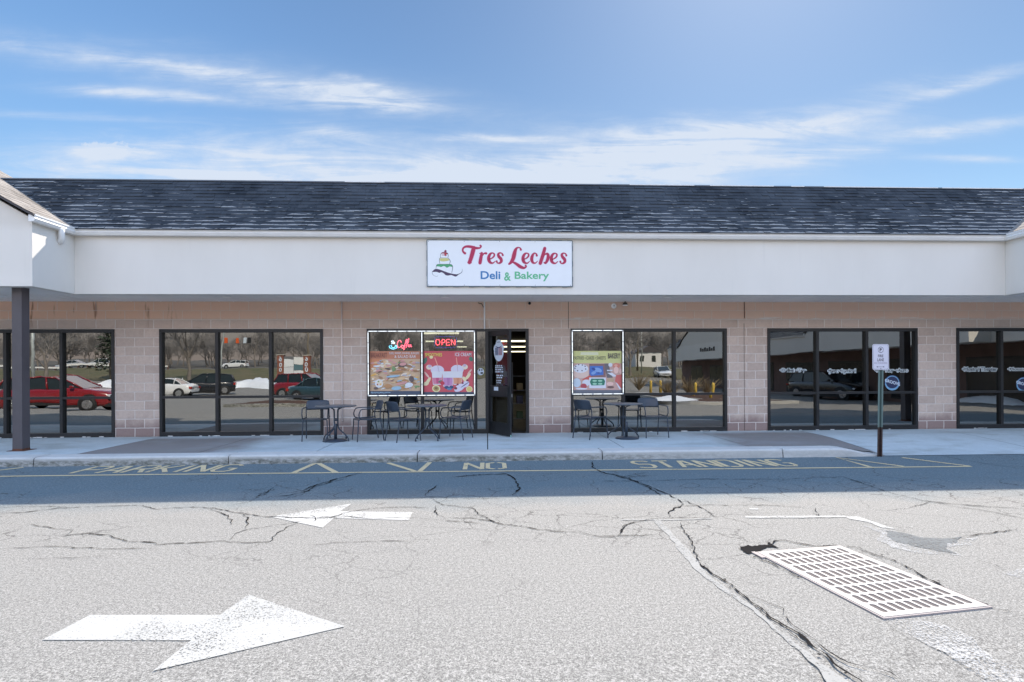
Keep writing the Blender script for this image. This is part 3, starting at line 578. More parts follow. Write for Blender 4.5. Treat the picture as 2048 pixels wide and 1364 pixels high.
def stencil(mb, s, x0, x1, y0, y1, slant=0.): 
    # block capitals as single painted strokes
    S = {'N': [[(0, 0), (0, 1)], [(0, 1), (1, 0)], [(1, 0), (1, 1)]], 'O': [[(.4, 0), (0, .12), (0, .88), (.4, 1)], [(.6, 1), (1, .88), (1, .12), (.6, 0)]],
         'S': [[(0, .1), (.3, 0), (.8, 0), (1, .15), (1, .4), (.8, .52), (.2, .52), (0, .68), (0, .88), (.2, 1), (.75, 1), (1, .9)]], 'T': [[(0, 1), (1, 1)], [(.5, .9), (.5, 0)]],
         'A': [[(0, 0), (.42, 1)], [(.58, 1), (1, 0)], [(.2, .33), (.8, .33)]], 'D': [[(0, 0), (0, 1)], [(.18, 1), (.8, 1), (1, .82), (1, .18), (.8, 0), (.18, 0)]], 'I': [[(.5, 0), (.5, 1)]],
         'G': [[(1, .85), (.75, 1), (.2, 1), (0, .82), (0, .18), (.2, 0), (.8, 0), (1, .15), (1, .45), (.6, .45)]], 'P': [[(0, 0), (0, 1)], [(.12, 1), (.8, 1), (1, .88), (1, .6), (.8, .48), (.12, .48)]],
         'R': [[(0, 0), (0, 1)], [(.12, 1), (.8, 1), (1, .88), (1, .62), (.8, .5), (.12, .5)], [(.55, .48), (1, 0)]], 'K': [[(0, 0), (0, 1)], [(.95, 1), (.15, .48)], [(.3, .55), (1, 0)]]}
    wid = [.35 if c == 'I' else 1. for c in s]; gap = .34; tot = sum(wid)+gap*(len(s)-1); u = (x1-x0)/tot; x = x0
    for c, w in zip(s, wid):
        for st in S[c]:
            q = [(x+px*u*w, y0+py*(y1-y0)) for px, py in st]; ribbon(mb, [(a, b, .072) for a, b in q], gf, False)
        x += (w+gap)*u
marking('painted_word', 'cream capitals NO painted on the shaded asphalt before the door', 'road lettering', lambda mb: stencil(mb, 'NO', -.36, .27, 8.66, 9.26), M['yellow_line'])
marking('painted_word', 'cream capitals STANDING painted on the shaded asphalt right of the word NO', 'road lettering', lambda mb: stencil(mb, 'STANDING', 2.42, 4.98, 8.60, 9.22), M['yellow_line'])
marking('painted_word', 'faded cream capitals PARKING painted on the shaded asphalt at left', 'road lettering', lambda mb: stencil(mb, 'PARKING', -6.42, -4.05, 8.76, 9.36), M['yellow_line'])
marking('painted_chevron', 'cream painted chevron like a roof between the words PARKING and NO', 'road marking', lambda mb: line(mb, [(-2.97, 8.55), (-2.91, 9.38), (-2.84, 9.385), (-2.32, 8.53)], .085), M['yellow_line'])
for lb, q in (('long cream stroke leaning toward the curb left of the word NO', [(-1.68, 9.36), (-1.12, 8.55)]), ('short upright cream stroke just left of the word NO', [(-.98, 9.36), (-1.05, 8.55)]), ('cream zigzag stroke left of the fire lane sign', [(6.03, 8.42), (6.09, 9.36), (6.58, 8.42)]), ('cream stroke farthest right, beyond the fire lane sign', [(7.2, 9.25), (7.62, 8.37)])):
    marking('painted_stroke', lb, 'road marking', lambda mb: line(mb, q, .08), M['yellow_line'])
marking('painted_chevron', 'short cream stroke at the left edge before the post', 'road marking', lambda mb: line(mb, [(-8.1, 8.7), (-7.6, 9.36)], .08), M['yellow_line'])

# storm drain
gc = [Vector(p) for p in [(2.213, 4.514), (3.006, 4.662), (3.249, 3.414), (2.463, 3.321)]]
org = Vector((2.458, 3.318)); ex = Vector((.985, .145)).normalized(); ey = Vector((-ex.y, ex.x)); W_, L_ = .80, 1.245
def gp(u, v, z): q = org+ex*u+ey*v; return (q.x, q.y, z)
gr = thing('storm_drain', 'pale rusty-edged rectangular iron drain grate sunk in cracked asphalt', 'drain grate', (org.x, org.y, 0))
mb = MB(); NR, NC, bd = 8, 11, .04; cw = (W_-2*bd)/NC; ch = (L_-2*bd)/NR; zt, zb_ = .0130, .0088
for r in range(NR):
    for c in range(NC):
        u0, v0 = bd+c*cw, bd+r*ch; u1, v1 = u0+cw, v0+ch; mx, my = cw*.17, ch*.08; oct_ = []
        a0, a1, b0, b1 = u0+mx, u1-mx, v0+my, v1-my; e = (a1-a0)*.3
        oct_ = [(a0+e, b0), (a1-e, b0), (a1, b0+e), (a1, b1-e), (a1-e, b1), (a0+e, b1), (a0, b1-e), (a0, b0+e)]
        cor = [(u0, v0), (u1, v0), (u1, v1), (u0, v1)]; b = len(mb.v)
        mb.v += [gp(*p, zt) for p in cor+oct_]+[gp(*p, zb_) for p in oct_]
        for q in ((0, 1, 5, 4), (1, 2, 7, 6), (2, 3, 9, 8), (3, 0, 11, 10), (1, 6, 5), (2, 8, 7), (3, 10, 9), (0, 4, 11)): mb.face([b+i for i in q])
        for i in range(8): j = (i+1) % 8; mb.face((b+4+i, b+4+j, b+12+j, b+12+i))
def gbox(u0, u1, v0, v1, z0, z1): mb.prism([gp(u0, v0, z0), gp(u1, v0, z0), gp(u1, v1, z0), gp(u0, v1, z0)], (0, 0, z1-z0))
gbox(0, W_, 0, bd, zb_, zt); gbox(0, W_, L_-bd, L_, zb_, zt); gbox(0, bd, bd, L_-bd, zb_, zt); gbox(W_-bd, W_, bd, L_-bd, zb_, zt)
mb.build('grate', M['grate'], gr)
mb = MB(); mb.poly([gp(.02, .02, .0086), gp(W_-.02, .02, .0086), gp(W_-.02, L_-.02, .0086), gp(.02, L_-.02, .0086)]); mb.build('pit', M['pit'], gr)
mb = MB(); t = .014
def gbox(u0, u1, v0, v1, z0, z1): mb.prism([gp(u0, v0, z0), gp(u1, v0, z0), gp(u1, v1, z0), gp(u0, v1, z0)], (0, 0, z1-z0))
gbox(-t, -.001, -t, L_+t, 0, .010); gbox(W_+.001, W_+t, -t, L_+t, 0, .010); gbox(-.0005, W_+.0005, -t, -.001, 0, .010); gbox(-.0005, W_+.0005, L_+.001, L_+t, 0, .010); gbox(-.05, -.016, L_*.90, L_+.02, 0, .012)
mb.build('frame', simple('dusty_frame', (.34, .29, .27), .8), gr)
# ------------------------------------------------------------------ the shop building
FY, WY, SOF = 11.05, 12.30, 3.09
SLP = 1.17; TH = math.atan(SLP)
def canopy(root, spans, gables, x_end, fn=lambda x, y, z: (x, y, z), detail=True):
    """spans: straight runs of fascia; gables: (x0, x1) bump-outs"""
    P = lambda mb, name, m: mb.mapped(fn).build(name, m, root)
    mb = MB()
    for a, b in spans:
        mb.box(a, b, FY, FY+.16, SOF-.012, 4.29)
    P(mb, 'fascia', M['stucco'])
    mb = MB(); mb.box(x_end[0], x_end[1], FY+.17, WY-.003, SOF, SOF+.04)
    k = x_end[0]
    while detail and k < x_end[1]: mb.box(k, k+.012, FY+.17, WY-.004, SOF-.006, SOF-.0005); k += .31
    for a, b in gables: mb.box(a+.16, b-.16, 10.22, FY+.165, SOF+.001, SOF+.041)
    P(mb, 'soffit', M['soffit'])
    mb = MB(); mb.box(x_end[0], x_end[1], FY+.17, FY+.9, SOF+.05, 4.25); P(mb, 'canopy_core', M['stucco'])
    # mansard with laid shingle tabs
    rnd = random.Random(5); mb = MB(); e = .1215; nrow = 14; o = Vector((0, 10.915, 4.325)); sv = Vector((0, math.cos(TH), math.sin(TH))); nv = Vector((0, -math.sin(TH), math.cos(TH)))
    def tab(x0, x1, r, t):
        a = o+sv*(e*r-.02*(r == 0)); c = o+sv*(e*(r+1)+.004); b = len(mb.v)
        pts = [Vector((x0, 0, 0))+a+nv*t, Vector((x1, 0, 0))+a+nv*t, Vector((x1, 0, 0))+c, Vector((x0, 0, 0))+c, Vector((x0, 0, 0))+a-nv*.01, Vector((x1, 0, 0))+a-nv*.01]
        mb.v += [tuple(p) for p in pts]
        mb.uv[len(mb.f)] = [(x0, r+.02), (x1, r+.02), (x1, r+.98), (x0, r+.98)]; mb.face((b, b+1, b+2, b+3))
        mb.uv[len(mb.f)] = [(x0, r+.7), (x1, r+.7), (x1, r+.72), (x0, r+.72)]; mb.face((b+4, b+5, b+1, b))
        for q in ((0, 3, 4), (1, 5, 2)): mb.uv[len(mb.f)] = [(x0, r+.9)]*3; mb.face([b+i for i in q])
    for r in range(nrow):
        x = x_end[0]-rnd.random()*.2
        while x < x_end[1]:
            w = rnd.uniform(.10, .30) if detail else 1.5; tab(max(x_end[0], x), min(x_end[1], x+w), r, rnd.choice((.007, .010, .018))); x += w+.004
    ro = P(mb, 'roof', M['shingle'])
    mb = MB(); top = o+sv*(e*nrow); mb.poly([(x_end[0], o.y, o.z-.02), (x_end[1], o.y, o.z-.02), (x_end[1], top.y, top.z-.02), (x_end[0], top.y, top.z-.02)]); mb.box(x_end[0], x_end[1], top.y+.03, top.y+.12, 4.3, top.z-.01); P(mb, 'roof_deck', M['trim_dark'])
    mb = MB(); mb.box(x_end[0], x_end[1], top.y-.03, top.y+.14, top.z-.004, top.z+.022); P(mb, 'ridge_cap', M['ridge'])
    if detail:
        mb = MB()
        for a, b in ((-3.05, -2.2), (3.15, 4.6), (4.95, 6.4), (6.8, 7.1), (7.55, 10.2), (10.3, 12.2), (12.6, 16)): mb.box(a, b, top.y-.034, top.y-.031, top.z+.006, top.z+.024)
        mb.box(-20, 19, top.y-.02, top.y+.13, top.z+.0225, top.z+.026)
        P(mb, 'ridge_flashing', M['ridge_white'])
    # gutters
    gp_ = [(0, 0), (-.085, 0), (-.115, .05), (-.105, .07), (-.12, .10), (-.12, .125), (-.108, .125), (-.108, .115), (0, .115)]
    mb = MB()
    for a, b in spans:
        a2 = a-.0 if a <= x_end[0]+.01 else a+.0; mb.prism([(a2, FY-.001+p[0], 4.205+p[1]) for p in gp_], (b-a2, 0, 0))
    for a, b in gables:
        for xx, sgn in ((b, 1), (a, -1)): mb.prism([(xx+.001*sgn-p[0]*sgn, 9.98, 4.2052+p[1]) for p in gp_], (0, FY-.003-9.98, 0))
    P(mb, 'gutter', M['white_metal'])
    for a, b in gables:
        mid = (a+b)/2; h = (b-a)/2; sl = .57; zc = 4.33; zp = zc+sl*(h+.1)
        gb = tag(bpy.data.objects.new('gable', None)); COL.objects.link(gb); gb.parent = root
        Pg = lambda mb, name, m: mb.mapped(fn).build(name, m, gb)
        mb = MB(); mb.prism([(a, 10.06, SOF-.012), (b, 10.06, SOF-.012), (b, 10.06, 4.27), (mid, 10.06, zp-.09), (a, 10.06, 4.27)], (0, .16, 0))
        for xx in (a, b-.16): mb.box(xx+.0005, xx+.1595, 10.221, FY-.001, SOF-.0115, 4.26)
        mb.box(a-.012, b+.012, 10.046, 10.059, SOF-.014, SOF+.115)
        Pg(mb, 'gable_wall', M['stucco'])
        mb = MB(); n = 26; dy0, dy1 = 9.95, 13.2
        for sg in (1, -1):
            ed = b+.1 if sg > 0 else a-.1
            for i in range(n):
                f0, f1 = i/n, (i+1)/n; xa = ed+(mid-ed)*f0; xb = ed+(mid-ed)*f1; za = zc+(zp-zc)*f0; zb2 = zc+(zp-zc)*f1; y = dy0; rr = random.Random(i)
                while y < dy1:
                    w = rr.uniform(.15, .35); y2 = min(dy1, y+w); t = rr.choice((.006, .012)); q = len(mb.v)
                    mb.v += [(xa, y, za+t), (xa, y2, za+t), (xb, y2, zb2), (xb, y, zb2), (xa, y, za-.004), (xa, y2, za-.004)]
                    mb.uv[len(mb.f)] = [(y, i+.02), (y2, i+.02), (y2, i+.98), (y, i+.98)]; mb.face((q, q+1, q+2, q+3)); mb.uv[len(mb.f)] = [(y, i+.5), (y2, i+.5), (y2, i+.5), (y, i+.5)]; mb.face((q+4, q+5, q+1, q)); y = y2
        Pg(mb, 'gable_roof', M['shingle_sunlit'])
        mb = MB()
        for sg in (1, -1):
            ed = b+.1 if sg > 0 else a-.1
            mb.prism([(ed, dy0+.01, zc-.005), (mid, dy0+.01, zp-.005), (mid, dy0+.01, zp-.075), (ed, dy0+.01, zc-.045)], (0, 3.2, 0))
        Pg(mb, 'rake_board', M['trim_dark'])
WINS = [(-15.9, [-14.7, -13.5], -12.35), (-11.50, [-10.345, -9.18], -8.07), (-7.12, [-5.90, -4.75], -3.615), (1.872, [3.07, 4.236], 5.45), (6.396, [7.565, 8.732], 9.944), (10.88, [11.97, 13.1], 14.4)]
WT, WB = 2.487, .15
bld = thing('strip_mall_building', 'long low strip mall shopfront of pinkish block under a white canopy and dark mansard roof', 'building', (0, WY, 0))
canopy(bld, [(-26, -16.8), (-8.0, 10.85), (19.65, 20.0)], [(-16.8, -8.0), (10.85, 19.65)], (-26, 20))
# block wall with its openings
op = sorted([(a, c) for a, m_, c in WINS]+[(-2.66, .93)]); mb = MB(); x = -26
for a, b in op: mb.box(x, a, WY, WY+.2, 0, WT); x = b
mb.box(x, 20.2, WY, WY+.2, 0, WT); mb.box(-26, 20.2, WY, WY+.2, WT, 3.6)
mb.build('block_wall', M['block'], bld)
mb = MB(); mb.box(-26, -25.8, 12.51, 38, 0, 4.9); mb.box(20.0, 20.2, 12.51, 38, 0, 4.9); mb.box(-26, 20.2, 38.01, 38.2, 0, 4.9); mb.box(-26, 20.2, 12.2, 38.2, 4.91, 5.0)
mb.build('outer_shell', M['stucco'], bld)
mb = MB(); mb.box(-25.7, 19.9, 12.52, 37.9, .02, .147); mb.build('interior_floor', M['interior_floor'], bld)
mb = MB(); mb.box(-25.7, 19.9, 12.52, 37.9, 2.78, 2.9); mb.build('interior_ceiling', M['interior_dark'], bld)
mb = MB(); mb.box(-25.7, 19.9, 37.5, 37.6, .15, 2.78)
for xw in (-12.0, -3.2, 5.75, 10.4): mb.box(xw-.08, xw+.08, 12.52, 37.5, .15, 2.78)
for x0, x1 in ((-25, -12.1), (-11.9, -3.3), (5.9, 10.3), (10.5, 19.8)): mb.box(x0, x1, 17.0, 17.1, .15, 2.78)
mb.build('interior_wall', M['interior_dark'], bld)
# control joints of the block wall
mb = MB(); mb.box(1.822, 1.832, WY-.003, WY-.001, WT, SOF); mb.build('control_joint', M['crack'], bld); mb = MB(); mb.box(5.852, 5.860, WY-.003, WY-.001, .15, 2.6); mb.build('control_joint', M['crack'], bld)
rw = random.Random(3)
def window(a, mull, c, tr=1.0, glass='glass', open_right=None):
    fr = MB(); d0, d1 = WY-.025, WY+.10; wv = .032; ed = [a]+mull+[c]
    fr.box(a+.001, c-.001, d0, d1, WT-.075, WT-.002); fr.box(a+.001, c-.001, d0, d1, WB+.001, WB+.095)
    fr.box(a+.001, a+.06, d0+.001, d1-.001, WB+.096, WT-.076); fr.box(c-.06, c-.001, d0+.001, d1-.001, WB+.096, WT-.076)
    for m_ in mull: fr.box(m_-wv, m_+wv, d0+.001, d1-.001, WB+.096, WT-.076)
    fr.box(a+.03, c-.03, d0-.012, d0+.03, WB+.0012, WB+.028)
    for i, (p, q) in enumerate(zip(ed, ed[1:])): 
        l_ = p+(.061 if i == 0 else wv+.001); r_ = q-(.061 if q == c else wv+.001); fr.box(l_, r_, d0+.004, d1-.004, tr-.026, tr+.026)
    w = fr.build('window', M['dark_metal'], bld)
    gl = MB()
    for p, q in zip(ed, ed[1:]):
        for z0, z1 in ((WB+.09, tr-.02), (tr+.02, WT-.07)):
            j = [rw.uniform(-.0022, .0022) for _ in range(4)]; nx = 1; gl.poly([(p+.02, WY+.035+j[0], z0), (q-.02, WY+.035+j[1], z0), (q-.02, WY+.035+j[1]+j[3], z1), (p+.02, WY+.035+j[0]+j[3], z1)])
    gl.build('glass', M[glass], w)
    # scraps of old sealant along the sill
    sc = MB()
    for k in range(int((c-a)*3)):
        x = rw.uniform(a+.1, c-.25); sc.box(x, x+rw.uniform(.03, .16), d0-.014, d0-.0125, WB+.004, WB+rw.uniform(.010, .02))
    tag(sc.build('sill_sealant', M['white_metal'], w), kind='stuff'); return w
wobj = [window(a, m_, c, glass=('glass_dark' if a > 6 else 'glass')) for a, m_, c in WINS]
# shop front with the door opening
a, c = -2.66, .93; fr = MB(); d0, d1 = WY-.025, WY+.10
fr.box(a+.001, c-.001, d0, d1, WT-.062, WT-.002); fr.box(a+.001, -.045, d0, d1, WB+.001, WB+.095); fr.box(a+.001, a+.06, d0+.001, d1-.001, WB+.096, WT-.063)
for m_, w_ in ((-1.445, .032), (-.262, .036)): fr.box(m_-w_, m_+w_, d0+.001, d1-.001, WB+.096, WT-.063)
fr.box(-.045, .03, d0+.0005, d1, WB+.001, WT-.063); fr.box(.86, .929, d0+.0005, d1, WB+.001, WT-.063)
for p, q in ((a+.061, -1.478), (-1.412, -.299)): fr.box(p, q, d0+.004, d1-.004, .975, 1.027)
sf = fr.build('window', M['dark_metal'], bld)
gl = MB()
for p, q in ((a, -1.445), (-1.445, -.262)):
    for z0, z1 in ((WB+.09, .98), (1.02, WT-.06)): j = rw.uniform(-.003, .003); gl.poly([(p+.02, WY+.035, z0), (q-.02, WY+.035+j, z0), (q-.02, WY+.035+j*.5, z1), (p+.02, WY+.035-j*.5, z1)])
gl.poly([(-.24, WY+.035, WB+.09), (-.04, WY+.036, WB+.09), (-.04, WY+.035, WT-.06), (-.24, WY+.034, WT-.06)])
gl.build('glass', M['glass'], sf)
# door leaf, standing open
hx, hy, fx_, fy_ = .045, WY-.03, .485, 11.50; dl = math.hypot(fx_-hx, fy_-hy); du = Vector(((fx_-hx)/dl, (fy_-hy)/dl)); dn = Vector((du.y, -du.x))   # dn = outer face
if dn.y > 0: dn = -dn
def dm(u, t, z): return (hx+du.x*u+dn.x*t, hy+du.y*u+dn.y*t, z)
def dbox(mb, u0, u1, t0, t1, z0, z1): b = len(mb.v); mb.box(u0, u1, t0, t1, z0, z1); mb.v[b:] = [dm(*p) for p in mb.v[b:]]
zb0, zt0 = .165, 2.415; mb = MB()
dbox(mb, 0, .095, -.022, .022, zb0, zt0); dbox(mb, dl-.095, dl, -.022, .022, zb0, zt0); dbox(mb, .0955, dl-.0955, -.0215, .0215, zt0-.11, zt0); dbox(mb, .0955, dl-.0955, -.0215, .0215, zb0, zb0+.27)
dbox(mb, .0955, dl-.0955, -.019, .019, 1.0, 1.10)
door = mb.build('door', M['dark_metal'], bld)
mb = MB(); mb.poly([dm(.09, 0, zb0+.26), dm(dl-.09, 0, zb0+.26), dm(dl-.09, 0, 1.005), dm(.09, 0, 1.005)]); mb.poly([dm(.09, 0, 1.095), dm(dl-.09, 0, 1.095), dm(dl-.09, 0, zt0-.10), dm(.09, 0, zt0-.10)]); mb.build('glass', M['glass_door'], door)
mb = MB(); dbox(mb, .03, dl-.02, .0225, .036, .985, 1.225); dbox(mb, dl*.62, dl-.04, .0362, .062, 1.02, 1.20); mb.build('lock_panel', M['dark_metal'], door)
mb = MB(); dbox(mb, dl*.30, dl*.50, .0365, .0385, 1.115, 1.195); mb.build('sticker', flat('sticker_white', (200, 212, 225)), door)
mb = MB(); mb.tube([dm(.05, -.06, 1.02), dm(dl-.05, -.06, 1.02)], .014); dbox(mb, .04, .09, -.07, -.0225, .99, 1.05); dbox(mb, dl-.09, dl-.04, -.07, -.0225, .99, 1.05); mb.build('push_bar', simple('brushed_steel', (.4, .4, .4), .35, .8), door)
mb = MB(); mb.tube([dm(.2, -.024, 2.36), dm(.45, -.1, 2.38), (.52, WY-.02, 2.40)], .012); dbox(mb, .1, .36, -.07, -.0225, 2.33, 2.39); mb.build('door_closer', M['dark_metal'], door)
mb = MB(); dbox(mb, dl-.012, dl+.004, -.012, .012, .152, .2); mb.build('door_stop', flat('pale_green_rubber', (150, 190, 185)), door)
# round sticker of the door, its hours lettering
df = lambda off: (lambda u, z: dm(u, .003+off, z))
mb = MB(); ell(mb, dl*.47, 1.965, .205, .215, df(0), n=28); ell(mb, dl*.47, 2.03, .22, .12, df(.0004)); ell(mb, dl*.47, 2.14, .12, .08, df(.0008)); st = mb.build('round_sticker', flat('sticker_white', (200, 212, 225)), door)
mb = MB()
for i in range(3): mb.poly([df(.0012)(dl*.47-.145+i*.045, 1.88), df(.0012)(dl*.47-.115+i*.045, 1.88), df(.0012)(dl*.47-.12+i*.045, 2.05), df(.0012)(dl*.47-.15+i*.045, 2.05)])
ribbon(mb, smooth_path([(dl*.47-.13, 2.08, .012), (dl*.47, 2.045, .02), (dl*.47+.13, 2.08, .012)], 4), df(.0013)); ribbon(mb, [(dl*.47-.07, 2.165, .01), (dl*.47+.07, 2.165, .01)], df(.0013))
mb.build('sticker_mark', flat('deep_navy', (38, 48, 96)), door)
mb = MB()
for i in range(3): mb.poly([df(.0012)(dl*.47+.0+i*.048, 1.88), df(.0012)(dl*.47+.03+i*.048, 1.88), df(.0012)(dl*.47+.028+i*.048, 2.05), df(.0012)(dl*.47-.002+i*.048, 2.05)])
mb.build('sticker_mark', flat('deep_red', (140, 40, 62)), door)
mb = MB(); rr = random.Random(12)
for i, z in enumerate((1.64, 1.60, 1.555, 1.51, 1.43, 1.385, 1.32, 1.275)):
    u = dl*(.30 if i < 4 else .36); e_ = dl*(.64 if i < 6 else .55)
    while u < e_: w = rr.uniform(.02, .07); mb.poly([df(0)(u, z), df(0)(u+w, z), df(0)(u+w, z+.026), df(0)(u, z+.026)]); u += w+rr.uniform(.008, .03)
mb.build('hours_lettering', flat('sticker_white', (200, 212, 225)), door)
pl = lambda Y: (lambda px, py: (aty(px, py, Y)[0], Y, aty(px, py, Y)[1]))
mb = MB(); ell(mb, 961.3, 743.3, 6.6, 7, pl(WY+.030), n=20); mb.build('round_sticker', flat('sticker_white', (200, 212, 225)), sf)
mb = MB()
for p, q, w, h in ((957.5, 740, 3, 1.6), (962.5, 740, 2.5, 1.6), (961, 746, 5, 1.8)): mb.poly([pl(WY+.029)(p, q-h), pl(WY+.029)(p+w, q-h), pl(WY+.029)(p+w, q+h), pl(WY+.029)(p, q+h)])
mb.build('sticker_mark', flat('ink', (30, 32, 38)), sf)
# posts under the gables
for i, xc in enumerate((-8.425, 11.25)):
    mb = MB(); mb.box(xc-.085, xc+.085, 10.25, 10.42, .156, SOF-.001); p = mb.build('post', M['col_paint'], bld)
    mb = MB(); mb.box(xc-.15, xc+.15, 10.2, 10.49, .1505, .157); mb.box(xc-.0865, xc+.0865, 10.2485, 10.4215, .1572, .19); mb.build('base_plate', M['rust'], p)
# conduits, lamps, bell
mb = MB(); mb.tube([(-3.20, WY-.018, .45), (-3.20, WY-.018, SOF-.002)], .014); mb.build('conduit', flat('conduit_paint', (236, 222, 216)), bld)
mb = MB(); mb.tube([(-.057, WY-.03, WT-.01), (-.057, WY-.03, SOF-.002)], .019); mb.build('conduit', flat('white_pipe', (246, 242, 238)), bld)
mb = MB(); mb.tube([(-.075, WY-.03, 2.96), (-.12, WY-.02, 3.04), (-.2, WY-.02, 3.06)], .008, 6); mb.build('cable', M['black'], bld)
mb = MB(); mb.tube([(5.862, WY-.012, 2.72), (5.862, WY-.012, SOF-.002)], .007, 6); mb.build('conduit', M['rust'], bld)
mb = MB(); mb.lathe([(.0, -.0), (.03, 0), (.03, -.05), (.0, -.055)], (.95, WY-.001, 3.05), 'y', 10); mb.build('wall_bracket', M['black'], bld)
bx, bz = 2.853, 2.992; mb = MB(); mb.lathe([(.045, -.001), (.058, -.012), (.06, -.03), (.052, -.04), (.03, -.045), (.012, -.046)], (bx, WY, bz), 'y', 24); b_ = mb.build('alarm_bell', flat('bell_enamel', (248, 244, 240)), bld)
mb = MB(); mb.lathe([(.012, 0), (.01, -.012), (.0, -.014)], (bx, WY-.046, bz), 'y', 10); mb.build('bell_hub', flat('ink', (30, 32, 38)), b_)
mb = MB(); mb.tube([(bx+.24, WY-.1, SOF), (bx+.24, WY-.1, SOF-.03)], .01); mb.lathe([(.02, 0), (.045, -.02), (.058, -.055), (.06, -.06)], (bx+.24, WY-.1, SOF-.022), 'z', 20); b_ = mb.build('soffit_lamp', flat('lamp_bronze', (88, 80, 72)), bld)
mb = MB(); mb.lathe([(.059, 0), (.055, -.018), (.0, -.02)], (bx+.24, WY-.1, SOF-.083), 'z', 20); mb.build('lamp_lens', flat('lens', (255, 246, 240)), b_)
for px, py in ((454, 593.6), (891, 593.4), (1335, 593.6), (1730, 594.0)):
    x, y = atz(px, py, SOF); mb = MB(); mb.lathe([(.085, 0), (.09, -.008), (.075, -.012), (.0, -.014)], (x, y, SOF-.006), 'z', 20); mb.build('recessed_light', flat('lamp_glass', (255, 250, 244)), bld)
mb = MB(); ep = smooth_path([(-7.915, 10.62, 4.22), (-7.915, 10.62, 4.13), (-7.93, 10.64, 4.05), (-7.985, 10.68, 4.0)], 4); mb.tube(ep, .05, 12); mb.build('downspout_elbow', M['white_metal'], bld)
# inside the bakery: ceiling tubes, a shelf rack, a display shelf
tube_m = emit('fluorescent_tube', (1, .90, .62), 1.7)
for x0, x1, y, lb in ((-2.46, -.94, 22., 'lit ceiling tube running behind the OPEN sign'), (.45, 2.1, 22., 'topmost lit ceiling tube seen through the open door'), (-2.4, -1.0, 27.3, 'lit ceiling tube low at the right of the OPEN sign'), (.7, 2.3, 27.3, 'middle lit ceiling tube seen through the open door'), (.9, 2.9, 34.5, 'lowest lit ceiling tube seen through the open door'), (-2.05, -.86, 17.2, 'lit ceiling tube along the top edge above the OPEN sign'), (1.9, 3.2, 16.2, 'lit ceiling tube at the top of the bakery poster pane')):
    lt = thing('ceiling_light', lb, 'ceiling light', ((x0+x1)/2, y, 2.78), 'tubes on the bakery ceiling')
    mb = MB(); mb.box(x0, x1, y-.10, y+.10, 2.74, 2.779); mb.build('housing', M['white_metal'], lt); mb = MB(); mb.box(x0+.02, x1-.02, y-.06, y+.06, 2.69, 2.739); mb.build('tube', tube_m, lt)
rk = thing('wire_rack', 'tall grey wire shelf rack standing inside the open door', 'shelf rack', (.9, 13.6, .147)); mb = MB()
for x in (.62, 1.35):
    for y in (13.5, 13.9): mb.tube([(x, y, .148), (x, y, 1.75)], .012, 6)
mb.build('frame', flat('rack_grey', (110, 112, 115)), rk)
for z in (.35, .72, 1.05, 1.40):
    mb = MB(); mb.box(.62, 1.35, 13.5, 13.9, z, z+.015); mb.build('shelf', flat('rack_grey', (110, 112, 115)), rk)
rr = random.Random(4)
for z in (.365, .735, 1.065):
    for k in range(3):
        x = .72+k*.24; col = rr.choice([(120, 60, 50), (70, 90, 60), (140, 120, 80), (60, 60, 80)]); h = rr.uniform(.14, .24); mb = MB(); mb.bevbox(x, x+.16, 13.56, 13.8, z+.001, z+h, .01); mb.poly([(x+.02, 13.559, z+.04), (x+.14, 13.559, z+.04), (x+.14, 13.559, z+h-.04), (x+.02, 13.559, z+h-.04)])
        tag(mb.build('goods_box', flat('goods%d' % (col[0]), col)), 'small %s carton on the %s shelf of the wire rack, inside the door' % (('left', 'middle', 'right')[k], {.365: 'lowest', .735: 'second', 1.065: 'third'}[z]), 'carton', 'cartons on the wire rack')
ds = thing('display_shelf', 'white shelf with pale tubs behind the bakery poster', 'shelf', (2.3, 12.75, 1.9)); mb = MB(); x0, z0 = aty(1146, 703, 12.7); x1, z1 = aty(1211, 686, 12.7)
mb.box(x0, x1, 12.55, 12.85, z0-.02, z0); mb.box(x0, x1, 12.55, 12.85, z1, z1+.012); mb.box(x1, x1+.015, 12.55, 12.85, z0-.02, z1+.012); mb.build('frame', flat('shelf_white', (210, 210, 205)), ds)
for px in (1151, 1170, 1190, 1205):
    x, z = aty(px, 702, 12.65); w = .10 if px == 1170 else .075; mb = MB(); mb.lathe([(w*.8, 0), (w, .02), (w, .115), (w*.9, .125)], (x, 12.68, z0+.001), 'z', 16); tag(mb.build('paper_tub', flat('tub_cream', (215, 205, 185))), {1151: 'leftmost', 1170: 'wide second', 1190: 'third', 1205: 'rightmost'}[px]+' pale tub on the shelf above the bakery poster', 'tub', 'tubs on the display shelf')

